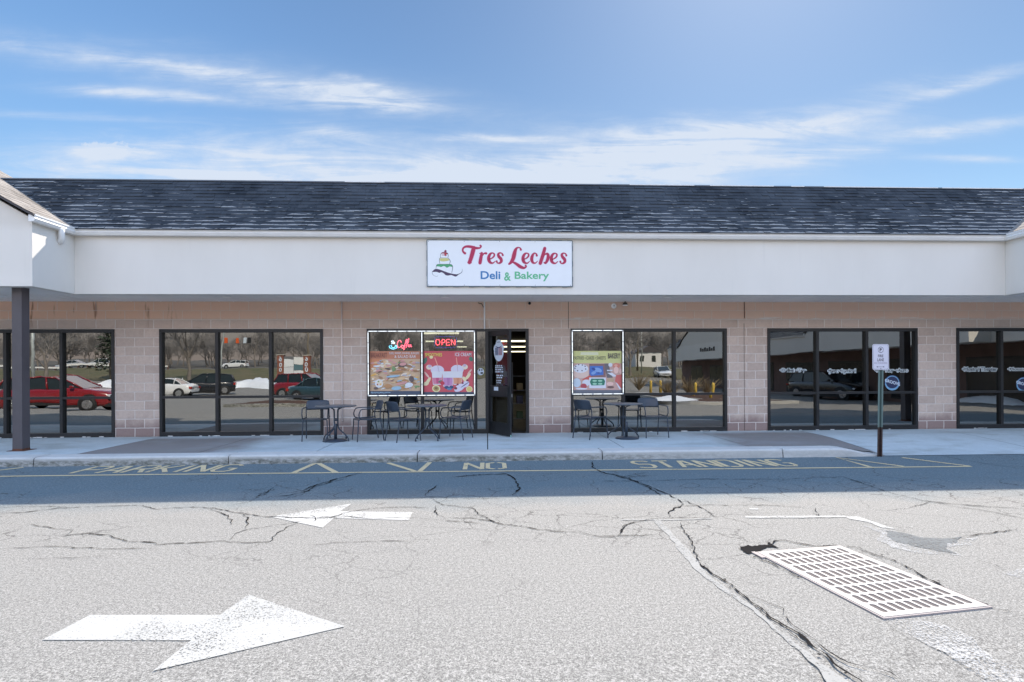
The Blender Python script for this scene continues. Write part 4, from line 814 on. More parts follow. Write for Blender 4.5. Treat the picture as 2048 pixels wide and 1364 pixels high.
# window lettering of the dance studio: dark words on a pale outline
def lettering(win, words, Y=WY+.031):
    for s, x0, y0, x1, y1 in words:
        f1, f2 = pl(Y), pl(Y-.0006); mb = MB(); text(mb, s, x0, y1, x1, y0, f1, .13, True)
        l1 = mb.build('lettering', flat('vinyl_pale', (200, 208, 210)), win); mb = MB(); text(mb, s, x0, y1, x1, y0, f2, -.004, True); mb.build('lettering', flat('vinyl_dark', (58, 66, 76)), win)
lettering(wobj[4], [('\u2022Ballet \u2022Tap', 1560.5, 737, 1612.5, 745.5), ('\u2022Jazz \u2022Lyrical', 1656, 738.2, 1711, 747.2), ('\u2022Hip Hop \u2022Acro', 1750, 737, 1816, 746)])
lettering(wobj[5], [('\u2022Musical Theater', 1925, 734.5, 1994, 742), ('\u2022Mommy & Me', 2016, 735, 2082, 743)])
def groove(win, cx, cy, r):
    f = lambda k: pl(WY+.031-k*.0006); q = lambda name, c, fn_: (fn_(mbx := MB()), mbx.build(name, flat('logo%d' % c[2], c), win))
    q('logo_disc', (36, 46, 84), lambda mb: ell(mb, cx, cy, r, r, f(0), n=28))
    q('logo_ring', (118, 168, 205), lambda mb: (ribbon(mb, [(cx+r*.86*math.cos(a), cy+r*.86*math.sin(a), r*.10+r*.16*max(0, math.sin(a))) for a in [2*math.pi*k/30 for k in range(31)]], f(1), False)))
    def wd(mb):
        vs, fs = text_shape('GROOVE', .03); b = len(mb.v); mb.v += [f(2)(cx-r*.95+u*r*1.95, cy+r*.14-v*r*.42+(u-.5)*r*.55) for u, v in vs]; [mb.face([b+i for i in ff]) for ff in fs]
    q('logo_word', (205, 220, 236), wd)
groove(wobj[4], 1784.5, 765.5, 15.5); groove(wobj[5], 2047, 769, 15)

# light strips round the shop windows
led = emit('led_strip_light', (.86, .93, 1), .85); led_c = simple('led_strip_casing', (.75, .77, .8), .4)
def ledframe(label, x0, y0, x1, y1, mids=()):
    Y = WY-.034; X0, Z0 = aty(x0, y0, Y); X1, Z1 = aty(x1, y1, Y); r = thing('light_strip', label, 'light strip', ((X0+X1)/2, Y, Z1)); w = .017; mb = MB(); md = MB()
    segs = [((X0, Z0), (X1, Z0)), ((X0, Z1), (X1, Z1)), ((X0, Z0), (X0, Z1)), ((X1, Z0), (X1, Z1))]+[((aty(m, y0, Y)[0], Z0), (aty(m, y0, Y)[0], Z1)) for m in mids]
    for (xa, za), (xb, zb) in segs:
        if za == zb:
            mb.box(xa-w/2, xb+w/2, Y, Y+.008, za-w/2, za+w/2); n = int((xb-xa)/.21)
            for k in range(n): md.box(xa+(xb-xa)*(k+.08)/n, xa+(xb-xa)*(k+.9)/n, Y-.006, Y-.0005, za-w*.44, za+w*.44)
        else:
            mb.box(xa-w/2, xa+w/2, Y+.0003, Y+.0077, zb+w/2, za-w/2); n = int((za-zb)/.21)
            for k in range(n): md.box(xa-w*.44, xa+w*.44, Y-.006, Y-.0005, zb+w+(za-zb-2*w)*(k+.04)/n, zb+w+(za-zb-2*w)*(k+.94)/n)
    mb.build('casing', led_c, r); md.build('lamp', led, r)
ledframe('white light strip round the two panes left of the door', 736, 662.5, 949.5, 790, (843.5,))
ledframe('white light strip round the bakery poster right of the door', 1144.5, 661, 1246.5, 787.5)

# posters
def poster(name, label, x0, y0, x1, y1, items, base, round_tr=False):
    Y = WY+.029; cx_, cz_ = aty((x0+x1)/2, y1, Y); r = thing(name, label, 'poster', (cx_, Y, cz_)); mb = MB()
    f = lambda k: pl(Y-k*.0003); cor = [(x0, y1), (x1, y1)]+([(x1, y0+4), (x1-1, y0+1.2), (x1-4, y0)] if round_tr else [(x1, y0)])+[(x0, y0)]
    mb.poly([f(0)(*p) for p in cor]); mb.build('sheet', flat(base[0], base[1]), r); groups = {}
    for k, (key, rgb, fn_) in enumerate(items):
        part, cn = key; g = groups.setdefault((part), [MB(), [], {}]); m = flat(cn, rgb, .5)
        if m not in g[1]: g[1].append(m)
        g[0].cur = g[1].index(m); fn_(g[0], f(1+k*.5))
    for part, (g, ms, _) in groups.items(): g.build(part, ms, r)
    return r
def rect(x0, y0, x1, y1): return lambda mb, f: mb.poly([f(x0, y1), f(x1, y1), f(x1, y0), f(x0, y0)])
def T(s, x0, y0, x1, y1, b=.0): return lambda mb, f: text(mb, s, x0, y1, x1, y0, f, b)
def E_(cx, cy, rx, ry, rot=0.): return lambda mb, f: ell(mb, cx, cy, rx, ry, f, rot)
def PO(pts): return lambda mb, f: mb.poly([f(*p) for p in pts])
def RB(pts): return lambda mb, f: ribbon(mb, smooth_path(pts, 5), f)
z1 = lambda x, y: (720+x/8.533, 650+y/8.533)
it = [(('header', 'p_terra'), (196, 120, 88), rect(739.5, 702.5, 840.5, 718)), (('picture', 'p_wood'), (205, 172, 138), rect(739.5, 718, 840.5, 782)), (('picture', 'p_orange'), (208, 128, 84), PO([(739.5, 718), (764, 718), (760, 726), (750, 736), (739.5, 740)]))]
rr = random.Random(21); tans = [('p_bread', (226, 188, 140)), ('p_crust', (186, 132, 84)), ('p_cream', (238, 222, 200)), ('p_white', (226, 232, 238)), ('p_toast', (160, 112, 78)), ('p_ham', (214, 150, 146)), ('p_leaf', (112, 148, 96)), ('p_dark', (92, 74, 72)), ('p_sky', (150, 190, 214)), ('p_yolk', (232, 176, 84)), ('p_grey', (176, 170, 180))]
for k in range(150):
    x = rr.uniform(744, 837); y = rr.uniform(720.5, 779); n, c_ = rr.choices(tans, [9, 7, 7, 6, 4, 4, 3, 3, 1.2, 2, 4])[0]; rx = rr.uniform(2, 7.5); ry = rr.uniform(.9, 2.6); rx = min(rx, x-740, 840-x); it.append((('picture', n), c_, E_(x, y, rx, ry, rr.uniform(-.5, .3))))
for cx_, cy_, rx, ry, n, c_ in [(758, 767, 8, 8.5, 'p_white', (226, 232, 238)), (759, 766, 6, 6, 'p_cream', (238, 222, 200)), (757, 763, 1.8, 1.6, 'p_leaf', (112, 148, 96)), (761, 768.5, 2, 1.8, 'p_yolk', (232, 176, 84)), (755, 769, 1.6, 1.8, 'p_rust', (166, 84, 62)),
                                (775, 732.5, 8, 3.2, 'p_bread', (226, 188, 140)), (777, 731.5, 5, 2, 'p_ham', (190, 120, 116)), (787, 739, 3, 7, 'p_leaf', (112, 148, 96)), (786, 752.5, 14, 2.2, 'p_sky', (150, 190, 214)), (793, 744.5, 14, 2.6, 'p_crust', (186, 132, 84)), (805, 729, 9, 5, 'p_dark', (92, 74, 72)), (806, 728, 7, 3.4, 'p_ham', (214, 170, 170)), (793, 776.5, 10, 4, 'p_sky', (160, 204, 196)), (776, 772, 8, 4.5, 'p_crust', (170, 108, 74)), (823, 758, 5, 6, 'p_dark', (80, 66, 70)), (818, 770, 8, 5, 'p_white', (232, 226, 238))]: it.append((('picture', n), c_, E_(cx_, cy_, min(rx, 840-cx_, cx_-740), ry, -.1)))
it += [(('lettering', 'p_brown'), (108, 52, 46), T('BREAKFAST', 741.5, 705.5, 774, 714.8, .0)), (('lettering', 'p_white'), (226, 232, 238), T('SUBS, WRAPS, PANINIS, BURGERS', 778.5, 704.2, 838.5, 709.2, .0)), (('lettering', 'p_white'), (226, 232, 238), T('& SALAD BAR', 789, 710.5, 832, 716, .0)),
       (('foot_strip', 'p_slate'), (52, 66, 88), rect(739.5, 782, 840.5, 789)), (('lettering', 'p_sky'), (170, 190, 214), RB([(742, 786.5, .9), (744, 783.5, .9), (745, 786, .9), (748, 785, .9), (750, 786, .9), (754, 784.6, .9), (758, 786, .9), (763, 784.8, .9), (768, 786, .9), (774, 784.5, .9), (781, 785.5, .8)]))]
poster('window_poster', 'tan and orange breakfast food poster on the pane farthest left of the door', 739.5, 702.5, 840.5, 789, it, ('p_terra', (196, 120, 88)))
W = lambda x, y: z1(x, y)
def cup(cx, top, bot, wt, wb, fill, fill2): return [(('picture', 'p_cupw'), (226, 226, 236), PO([W(cx-wt, top), W(cx+wt, top), W(cx+wb, bot), W(cx-wb, bot)])), (('picture', fill[0]), fill[1], PO([W(cx-wt*.86, top+110), W(cx+wt*.86, top+110), W(cx+wb*.9, bot-14), W(cx-wb*.9, bot-14)])), (('picture', fill2[0]), fill2[1], PO([W(cx-wt*.2, top+110), W(cx+wt*.35, top+110), W(cx+wb*.3, bot-14), W(cx-wb*.1, bot-14)]))]
it = [(('picture', 'p_green'), (62, 112, 92), E_(*W(1110, 610), 4, 7, .4)), (('picture', 'p_green'), (62, 112, 92), E_(*W(1895, 580), 4, 5, -.5)),
      (('picture', 'p_banana'), (238, 224, 176), E_(*W(1160, 960), 9.5, 3.2, -1.0)), (('picture', 'p_banana'), (238, 224, 176), E_(*W(1130, 1000), 5.5, 4, -.4)), (('picture', 'p_banana'), (238, 224, 176), E_(*W(1840, 880), 9, 3, -.9)), (('picture', 'p_banana'), (238, 224, 176), E_(*W(1790, 930), 7, 3.4, .9)),
      (('picture', 'p_melon'), (232, 190, 176), E_(*W(1140, 850), 8, 2, .9)), (('picture', 'p_melon'), (232, 190, 176), E_(*W(1870, 800), 7, 1.8, -.9)), (('picture', 'p_cream'), (238, 222, 200), E_(*W(1180, 720), 6, 5, 0)), (('picture', 'p_lilac'), (200, 176, 206), E_(*W(1190, 705), 3.6, 3, 0)), (('picture', 'p_cream'), (238, 222, 200), E_(*W(1790, 715), 6, 5.2, 0)), (('picture', 'p_lilac'), (200, 176, 206), E_(*W(1785, 690), 3, 3, 0)),
      (('picture', 'p_fog'), (222, 216, 236), E_(*W(1320, 770), 13.5, 9.6, 0)), (('picture', 'p_fog'), (222, 216, 236), E_(*W(1660, 760), 13.0, 9.6, 0))]
it += cup(1315, 790, 1020, 92, 70, ('p_rose', (212, 118, 150)), ('p_magenta', (196, 70, 118))) + cup(1665, 790, 1020, 90, 70, ('p_peach', (222, 150, 116)), ('p_peach2', (210, 130, 96))) + cup(1500, 790, 1050, 98, 78, ('p_violet', (196, 132, 186)), ('p_violet2', (180, 110, 168)))
it += [(('picture', 'p_straw'), (240, 160, 142), RB([z1(1278, 560)+(1.9,), z1(1325, 690)+(1.9,)])), (('picture', 'p_straw'), (240, 160, 142), RB([z1(1645, 560)+(1.9,), z1(1660, 690)+(1.9,)])), (('picture', 'p_strawb'), (196, 180, 196), RB([z1(1325, 695)+(1.2,), z1(1350, 800)+(1.2,)])), (('picture', 'p_strawb'), (196, 180, 196), RB([z1(1660, 695)+(1.2,), z1(1668, 790)+(1.2,)])),
       (('picture', 'p_green'), (62, 112, 92), E_(*W(1370, 965), 4.2, 2.2, -.3)), (('picture', 'p_berry'), (196, 40, 62), E_(*W(1405, 990), 4.6, 3.8, .3)), (('picture', 'p_navy'), (40, 62, 106), E_(*W(1480, 1065), 5, 3.2, 0)), (('picture', 'p_navy'), (40, 62, 106), E_(*W(1560, 1060), 4.4, 3, 0)), (('picture', 'p_teal'), (70, 120, 160), E_(*W(1525, 1090), 5, 2.6, 0)),
       (('picture', 'p_fog'), (222, 216, 236), E_(*W(1700, 1070), 12, 6.5, -.55)), (('picture', 'p_fog'), (222, 216, 236), E_(*W(1800, 1010), 8, 6, -.5)), (('picture', 'p_navy'), (40, 62, 106), E_(*W(1790, 1020), 10, .9, -.6)), (('picture', 'p_plum'), (110, 30, 56), E_(*W(1635, 1080), 3, 2.6, 0)), (('picture', 'p_plum'), (110, 30, 56), E_(*W(1665, 1015), 2.2, 1.8, 0)), (('picture', 'p_plum'), (110, 30, 56), E_(*W(1750, 990), 2.4, 1.9, 0)), (('picture', 'p_plum'), (110, 30, 56), E_(*W(1830, 945), 2.2, 2, 0)),
       (('picture', 'p_rind'), (240, 226, 170), E_(*W(1300, 1085), 8.2, 7.2, .2)), (('picture', 'p_kiwi'), (176, 150, 84), E_(*W(1300, 1085), 5.8, 5, .2)), (('picture', 'p_kiwi2'), (120, 96, 56), E_(*W(1300, 1080), 3, 2.4, .2)), (('picture', 'p_rind'), (240, 226, 170), E_(*W(1865, 1095), 6.6, 6.2, 0)), (('picture', 'p_lemon'), (226, 200, 110), E_(*W(1865, 1095), 5, 4.6, 0)), (('picture', 'p_rind'), (240, 226, 170), E_(*W(1215, 550), 3.8, 3, 0)),
       (('foot_strip', 'p_slate'), (52, 66, 88), rect(845.5, 784, 947, 789)), (('lettering', 'p_lime'), (236, 232, 90), T('SMOOTHIES', 850, 706, 884, 712.8, .01)), (('lettering', 'p_white'), (226, 232, 238), T('ICE CREAM', 910, 705.4, 942.5, 712.4, .01))]
poster('window_poster', 'red smoothies and ice cream poster on the pane beside the door', 845.5, 702, 947, 789, it, ('p_red', (206, 72, 84)))
z3 = lambda x, y: (1130+x/9.093, 650+y/9.093); V_ = z3
it = [(('header', 'p_yellow'), (206, 208, 132), rect(1145.5, 702, 1240, 727)), (('header', 'p_pale'), (226, 228, 190), PO([V_(290, 495), V_(600, 495), V_(610, 545), V_(280, 545)])), (('picture', 'p_warm'), (202, 160, 150), rect(1145.8, 726.5, 1244, 780)), (('picture', 'p_brown2'), (128, 92, 92), rect(*V_(440, 705), *V_(740, 950))), (('picture', 'p_board'), (96, 92, 98), PO([V_(715, 700), V_(790, 700), V_(830, 860), V_(870, 960), V_(760, 960)])),
      (('picture', 'p_cakew'), (222, 226, 238), E_(*V_(285, 900), 15.5, 6.5)), (('picture', 'p_cakes'), (226, 196, 184), rect(*V_(150, 800), *V_(430, 900))), (('picture', 'p_cakes'), (226, 196, 184), E_(*V_(290, 905), 15.4, 6.8)), (('picture', 'p_cakew'), (222, 226, 238), E_(*V_(285, 790), 15.3, 8.8))]
for x, y in ((195, 750), (250, 722), (315, 728), (365, 750), (375, 800), (310, 830), (230, 830), (180, 785)): it.append((('picture', 'p_choc'), (52, 34, 58), E_(*V_(x, y), 1.5, 1.1, .5)))
it += [(('picture', 'p_ribbon'), (206, 84, 76), PO([V_(300, 1000), V_(400, 940), V_(460, 915), V_(490, 960), V_(430, 985), V_(350, 1000)])), (('picture', 'p_blue'), (52, 104, 196), PO([V_(455, 745), V_(690, 745), V_(700, 905), V_(470, 925), V_(445, 870)])), (('picture', 'p_blue2'), (122, 164, 226), E_(*V_(600, 820), 8, 4.5, .3)), (('picture', 'p_blue2'), (122, 164, 226), E_(*V_(520, 870), 5, 3, -.4)), (('picture', 'p_blue3'), (28, 58, 140), E_(*V_(520, 800), 4, 2.4, .4)), (('picture', 'p_blue3'), (28, 58, 140), E_(*V_(610, 870), 3, 1.2, 0)),
       (('picture', 'p_cakew'), (222, 226, 238), rect(*V_(440, 955), *V_(745, 1150))), (('picture', 'p_greend'), (30, 112, 88), PO([V_(480, 975), V_(700, 975), V_(730, 1020), V_(715, 1095), V_(480, 1100), V_(450, 1035)])), (('picture', 'p_green2'), (150, 206, 178), E_(*V_(540, 1015), 4.5, 2)), (('picture', 'p_green2'), (150, 206, 178), E_(*V_(640, 1015), 4.5, 2)), (('picture', 'p_green2'), (150, 206, 178), E_(*V_(540, 1070), 4.5, 2)), (('picture', 'p_green2'), (150, 206, 178), E_(*V_(640, 1070), 4.5, 2)), (('picture', 'p_greend'), (30, 112, 88), E_(*V_(585, 1040), 1.6, 1.6)),
       (('picture', 'p_cakeb'), (196, 214, 230), E_(*V_(215, 1050), 8, 9.3)), (('picture', 'p_cakew'), (222, 226, 238), E_(*V_(385, 1050), 8, 6.5)), (('picture', 'p_plumr'), (180, 62, 76), E_(*V_(340, 1110), 6.2, 5)), (('picture', 'p_cakew'), (222, 226, 238), E_(*V_(300, 1160), 12, 1.8)), (('picture', 'p_cakew'), (222, 226, 238), E_(*V_(825, 725), 4, 4)), (('picture', 'p_donut'), (214, 122, 104), E_(*V_(935, 740), 7.5, 5.5)), (('picture', 'p_pink'), (240, 196, 186), E_(*V_(930, 820), 5, 7)), (('picture', 'p_donut2'), (232, 166, 146), E_(*V_(925, 735), 3.4, 2.4)), (('picture', 'p_pink'), (240, 196, 186), E_(*V_(1015, 840), 3, 5.5)),
       (('picture', 'p_cakew'), (222, 226, 238), PO([V_(765, 815), V_(870, 815), V_(860, 835), V_(765, 838)])), (('picture', 'p_cakew'), (222, 226, 238), PO([V_(765, 870), V_(860, 870), V_(950, 935), V_(880, 940)])), (('picture', 'p_redd'), (206, 92, 88), PO([V_(930, 910), V_(1035, 900), V_(1035, 1150), V_(960, 1120), V_(910, 1020)])), (('picture', 'p_cakew'), (222, 226, 238), PO([V_(920, 1040), V_(950, 1060), V_(1030, 1170), V_(990, 1170)])), (('picture', 'p_nut'), (190, 160, 130), E_(*V_(830, 1000), 7.5, 4.5)), (('picture', 'p_pink'), (240, 196, 186), E_(*V_(820, 1070), 7, 4)), (('picture', 'p_choc2'), (110, 80, 76), E_(*V_(830, 1130), 7, 2.4)),
       (('lettering', 'p_olive'), (104, 106, 84), T('PASTRIES \u2022 CAKES \u2022 SWEETS', 1147, 712.5, 1211.5, 719.2, .01)), (('lettering', 'p_inky'), (62, 56, 60), T('BAKERY', 1216, 706.5, 1240.5, 716.8, .025)), (('foot_strip', 'p_slate2'), (92, 98, 112), rect(1145.5, 780, 1244.5, 786.5))]
poster('window_poster', 'yellow-headed bakery poster with cakes, right of the door', 1145.5, 701.8, 1244.5, 786.5, it, ('p_yellow', (206, 208, 132)), True)

# neon signs inside the glass
def neon(name, label, parts, px, py):
    Y = WY+.062; x, z = aty(px, py, Y); r = thing(name, label, 'neon sign', (x, Y, z))
    for pn, m, paths, rad in parts:
        mb = MB()
        for p in paths: mb.tube([(aty(a, b, Y)[0], Y, aty(a, b, Y)[1]) for a, b in smooth_path([q for q in p], 5)], rad, 6)
        mb.build(pn, m, r)
    return r
red_n = emit('neon_red', (1, .07, .09), 7.5); pink_n = emit('neon_pink', (1, .10, .16), 6); cy_n = emit('neon_cyan', (.18, .68, 1), 5); wh_n = emit('neon_white', (.8, .9, 1), 4.4); bl_n = emit('neon_blue_dots', (.12, .12, 1), 1.6)
z = z1
def ring(cx, cy, rx, ry, n=14): return [z(cx+rx*math.cos(2*math.pi*k/n), cy+ry*math.sin(2*math.pi*k/n)) for k in range(n+1)]
dots = [[z(1300+i*22, 195+(6 if i % 2 else 0)), z(1308+i*22, 200)] for i in range(15)]+[[z(1300+i*22, 385-(6 if i % 2 else 0)), z(1308+i*22, 385)] for i in range(15)]+[[z(1275, 220+i*26), z(1275, 228+i*26)] for i in range(6)]+[[z(1645, 220+i*26), z(1645, 228+i*26)] for i in range(6)]
op_n = neon('neon_open_sign', 'red neon OPEN sign ringed with small blue lamps', [('letter_tubes', red_n, [ring(1328, 293, 36, 48), [z(1400, 342), z(1400, 250), z(1440, 252), z(1452, 275), z(1436, 300), z(1402, 302)], [z(1535, 342), z(1480, 342), z(1478, 296), z(1478, 250), z(1535, 250)], [z(1480, 296), z(1525, 296)], [z(1562, 342), z(1562, 252), z(1618, 340), z(1620, 250)]], .0085), ('blue_lamps', bl_n, dots, .006)], 891, 695)
cf = neon('neon_coffee_sign', 'small neon cup and red script word Coffee in the left pane', [('letter_tubes', pink_n, [[z(705, 300), z(690, 265), z(655, 275), z(635, 330), z(645, 375), z(675, 385), z(705, 355), z(720, 335)], [z(725, 345), z(712, 372), z(722, 398), z(742, 385), z(742, 355), z(728, 345)], [z(748, 360), z(790, 300), z(800, 250), z(785, 262), z(768, 330), z(752, 420), z(742, 400)], [z(785, 355), z(825, 290), z(832, 235), z(815, 255), z(800, 330), z(784, 395)], [z(820, 368), z(838, 345), z(828, 335), z(818, 358), z(834, 374), z(852, 360)], [z(855, 366), z(872, 345), z(862, 336), z(852, 358), z(868, 374), z(886, 362)]], .008),
     ('cup_tubes', cy_n, [[z(532, 340), z(540, 375), z(570, 390), z(600, 372), z(606, 340)], [z(506, 350), z(505, 385), z(560, 410), z(618, 395), z(630, 360), z(606, 345)]], .009), ('steam_tubes', wh_n, [[z(540, 325), z(552, 300), z(538, 285), z(552, 265)], [z(565, 325), z(578, 295), z(566, 280), z(575, 268)], [z(585, 320), z(590, 300), z(583, 290)]], .009)], 802, 700)
mb = MB(); Yb = WY+.075; mb.box(aty(868, 690, Yb)[0], aty(914, 690, Yb)[0], Yb, Yb+.01, aty(890, 697, Yb)[1], aty(890, 672, Yb)[1]); mb.build('backing_panel', flat('neon_backing', (32, 30, 52)), op_n)

# shop banner on the fascia
bn = thing('shop_sign', 'white banner sign with red script and a tiered cake on the canopy', 'shop sign', (.265, FY-.03, 3.24))
SB = FY-.035
def sf_(k): return lambda px, py: (-1.178+(px-855)*.01, SB-k*.0006, 4.15-(py-481)*.01)
mb = MB(); mb.box(-1.178, 1.712, SB, SB+.012, 3.245, 4.15); mb.build('banner', M['banner'], bn)
mb = MB(); nseg = 28
for zc in (3.238, 4.157):
    for k in range(nseg): x = -1.19+2.914*k/nseg; mb.box(x, x+2.914/nseg, SB+.002+.002*(k % 2), SB+.030, zc-.008+.006*math.sin(k*2.1), zc+.008+.004*math.sin(k*2.1))
for xc in (-1.188, 1.722):
    for k in range(9): zz = 3.232+.925*k/9; mb.box(xc-.008+.004*math.sin(k*2), xc+.008+.004*math.sin(k*2), SB+.003, SB+.031, zz, zz+.925/9)
mb.build('frame', flat('sign_frame', (92, 108, 116)), bn)
mb = MB()
for k in range(5):
    for zz in (3.262, 4.133): mb.lathe([(.008, 0), (.006, -.004)], (-1.16+k*.71, SB-.0005, zz), 'y', 8)
mb.build('screws', flat('screw', (120, 124, 130)), bn)
S6 = lambda x, y: (820+x/5.689, 440+y/5.689)
def strokes(L_, fn, name, m, sc=1/5.689, org_=(820, 440), w=1.0):
    mb = MB()
    for s in L_: ribbon(mb, smooth_path([(org_[0]+x*sc, org_[1]+y*sc, ww*sc*w) for x, y, ww in s], 6), fn)
    return mb.build(name, m, bn)
def e_(dx, dy=0): return [[(893+dx, 446+dy, 9), (925+dx, 434+dy, 14), (950+dx, 412+dy, 18), (955+dx, 388+dy, 18), (938+dx, 374+dy, 14), (912+dx, 382+dy, 24), (893+dx, 415+dy, 33), (892+dx, 452+dy, 36), (908+dx, 480+dy, 28), (938+dx, 488+dy, 16), (966+dx, 466+dy, 8)]]
def s_(dx): return [[(1052+dx, 398, 22), (1042+dx, 378, 14), (1018+dx, 372, 16), (1000+dx, 388, 26), (1008+dx, 415, 32), (1030+dx, 440, 34), (1034+dx, 468, 30), (1014+dx, 488, 20), (990+dx, 486, 14), (982+dx, 468, 22)]]
TL = [[(622, 378, 26), (600, 358, 20), (600, 325, 20), (632, 302, 24), (690, 304, 30), (745, 318, 28), (790, 316, 18), (806, 298, 16), (797, 290, 20)], [(722, 318, 46), (706, 380, 46), (688, 440, 42), (672, 482, 40)], [(652, 486, 10), (694, 486, 10)],
      [(812, 378, 30), (802, 430, 36), (792, 486, 36)], [(815, 412, 12), (838, 380, 16), (862, 378, 26)], [(788, 378, 9), (815, 376, 12)]] + e_(0) + s_(0) + \
     [[(1258, 334, 24), (1248, 314, 14), (1218, 312, 18), (1196, 340, 34), (1182, 390, 44), (1168, 440, 42), (1142, 482, 30), (1122, 498, 20)], [(1126, 494, 18), (1160, 476, 18), (1205, 496, 30), (1250, 528, 36), (1292, 542, 26), (1318, 528, 16), (1312, 514, 20)]] + e_(392) + \
     [[(1440, 400, 24), (1432, 378, 14), (1408, 376, 18), (1388, 408, 32), (1382, 448, 34), (1396, 480, 26), (1424, 486, 14), (1448, 464, 8)], [(1532, 318, 34), (1512, 390, 38), (1492, 450, 38), (1480, 488, 38)], [(1506, 430, 8), (1532, 390, 14), (1562, 380, 26), (1572, 412, 36), (1560, 455, 32), (1540, 486, 22), (1526, 480, 16)]] + e_(716) + s_(728)
strokes(TL, sf_(1), 'lettering_outline', flat('halo', (226, 196, 214)), w=1.32); strokes(TL, sf_(2.2), 'lettering', flat('sign_red', (176, 38, 78)))
for s, x0, y0, x1, y1, nm, c_ in (('Deli', 798, 580, 1022, 672, 'sign_blue', (52, 120, 176)), ('&', 1066, 592, 1142, 690, 'sign_green', (100, 184, 138)), ('Bakery', 1186, 584, 1580, 694, 'sign_green', (100, 184, 138))):
    mb = MB(); (a_, b_), (c2, d_) = S6(x0, y0), S6(x1, y1); text(mb, s, a_, d_, c2, b_, sf_(2), .022); mb.build('lettering', flat(nm, c_), bn)
K = 1/15.156; oc = (850, 480); ck_ = lambda pts: [(oc[0]+x*K, oc[1]+y*K) for x, y in pts]
def cpoly(name, c_, pts, k): mb = MB(); mb.poly([sf_(k)(*p) for p in [(a[0], a[1]) for a in smooth_path(ck_(pts)+ck_(pts[:1]), 3)][:-1]]); mb.build(name, flat('cake_'+name, c_), bn)
cpoly('cake_stand', (74, 56, 84), [(205, 965), (290, 885), (380, 880), (520, 925), (680, 985), (840, 1025), (960, 1040), (1000, 1050), (930, 1105), (860, 1090), (780, 1060), (700, 1075), (620, 1065), (560, 1010), (490, 975), (430, 995), (340, 965), (250, 970)], 2)
cpoly('green_icing', (76, 160, 108), [(345, 800), (370, 740), (480, 735), (600, 735), (740, 735), (810, 765), (820, 815), (740, 800), (660, 840), (600, 800), (550, 790), (480, 820), (430, 805)], 1.5)
cpoly('yellow_icing', (206, 200, 130), [(450, 560), (560, 550), (680, 560), (730, 610), (640, 640), (540, 650), (450, 630)], 1.5)
cpoly('red_icing', (176, 60, 74), [(500, 385), (600, 378), (670, 400), (680, 430), (640, 440), (650, 470), (620, 488), (570, 465), (520, 465), (490, 450), (560, 445), (590, 430), (540, 410), (490, 420)], 1.5)
cpoly('cherry', (128, 44, 76), [(580, 330), (615, 300), (650, 330), (640, 365), (600, 370), (578, 355)], 1.6)
strokes([[(470, 540, 9), (465, 450, 12), (510, 385, 14), (600, 372, 10), (670, 395, 14), (695, 460, 14), (690, 550, 9)], [(445, 720, 10), (430, 600, 14), (460, 545, 10), (580, 540, 6), (700, 555, 10), (755, 640, 16), (735, 725, 10)], [(325, 860, 9), (350, 760, 14), (400, 735, 8), (600, 730, 6), (780, 740, 10), (830, 820, 16), (800, 1000, 10)], [(215, 970, 10), (225, 1040, 8), (290, 1090, 7), (350, 1100, 6), (400, 1080, 4)], [(960, 1050, 26), (1040, 1020, 18), (1100, 975, 12), (1118, 920, 9), (1115, 870, 4)]], sf_(3), 'cake_outline', flat('cake_line', (62, 74, 86)), K, oc)

# fire lane sign
fs = thing('fire_lane_sign', 'white FIRE LANE sign on a green steel post rusted at its foot', 'road sign', (6.93, 9.40, 0))
mb = MB(); X0, X1 = 6.80, 6.892; Yp = 9.40; zt_ = 1.70; zr = .52
def uch(mb, z0, z1):
    lean = lambda z: .03*z/1.7-.005
    for a_, b_, c2, d_ in ((-.046, -.02, 0, .006), (.02, .046, 0, .006), (-.022, -.016, 0, .03), (.016, .022, 0, .03), (-.018, .018, .028, .034)):
        q = len(mb.v); mb.box(6.915+a_, 6.915+b_, Yp+c2, Yp+d_, z0, z1); mb.v[q:] = [(x+lean(zz), y, zz) for x, y, zz in mb.v[q:]]
uch(mb, zr, zt_); mb.build('post', flat('post_green', (96, 116, 112)), fs); mb = MB(); uch(mb, .0, zr-.0005); mb.build('post_foot', simple('dark_rust', (.055, .032, .026), .9, var=.5, vscale=14), fs)
sx0, sx1, sz0, sz1 = 6.775, 7.075, 1.53, 1.985; Ys = Yp-.012
def rrect(x0, x1, z0, z1, r, y): return [(cx_+r*math.cos(a), y, cz_+r*math.sin(a)) for cx_, cz_, a0 in ((x1-r, z1-r, 0), (x0+r, z1-r, .5), (x0+r, z0+r, 1), (x1-r, z0+r, 1.5)) for a in [(a0+k*.125)*math.pi for k in range(5)]]
mb = MB(); mb.prism(rrect(sx0, sx1, sz0, sz1, .035, Ys), (0, .003, 0)); mb.build('plate', flat('sign_white', (206, 204, 216), .4), fs)
fp = lambda k: (lambda u, v: (sx0+u*.3, Ys-.0006*k, sz0+v*.455)); mb = MB()
r1 = rrect(sx0+.012, sx1-.012, sz0+.012, sz1-.012, .028, Ys-.0006); r2_ = rrect(sx0+.016, sx1-.016, sz0+.016, sz1-.016, .025, Ys-.0006)
for i in range(len(r1)): j = (i+1) % len(r1); mb.poly([r1[i], r1[j], r2_[j], r2_[i]])
text(mb, 'FIRE', .33, .49, .66, .595, fp(1), .02); text(mb, 'LANE', .29, .335, .69, .45, fp(1), .02)
ribbon(mb, [(.26, .12, .012), (.70, .12, .012)], fp(1), False); mb.poly([fp(1)(.22, .12), fp(1)(.32, .145), fp(1)(.32, .095)]); mb.poly([fp(1)(.74, .12), fp(1)(.64, .095), fp(1)(.64, .145)]); mb.lathe([(.007, 0), (.005, -.004)], fp(1)(.5, .06), 'y', 8)
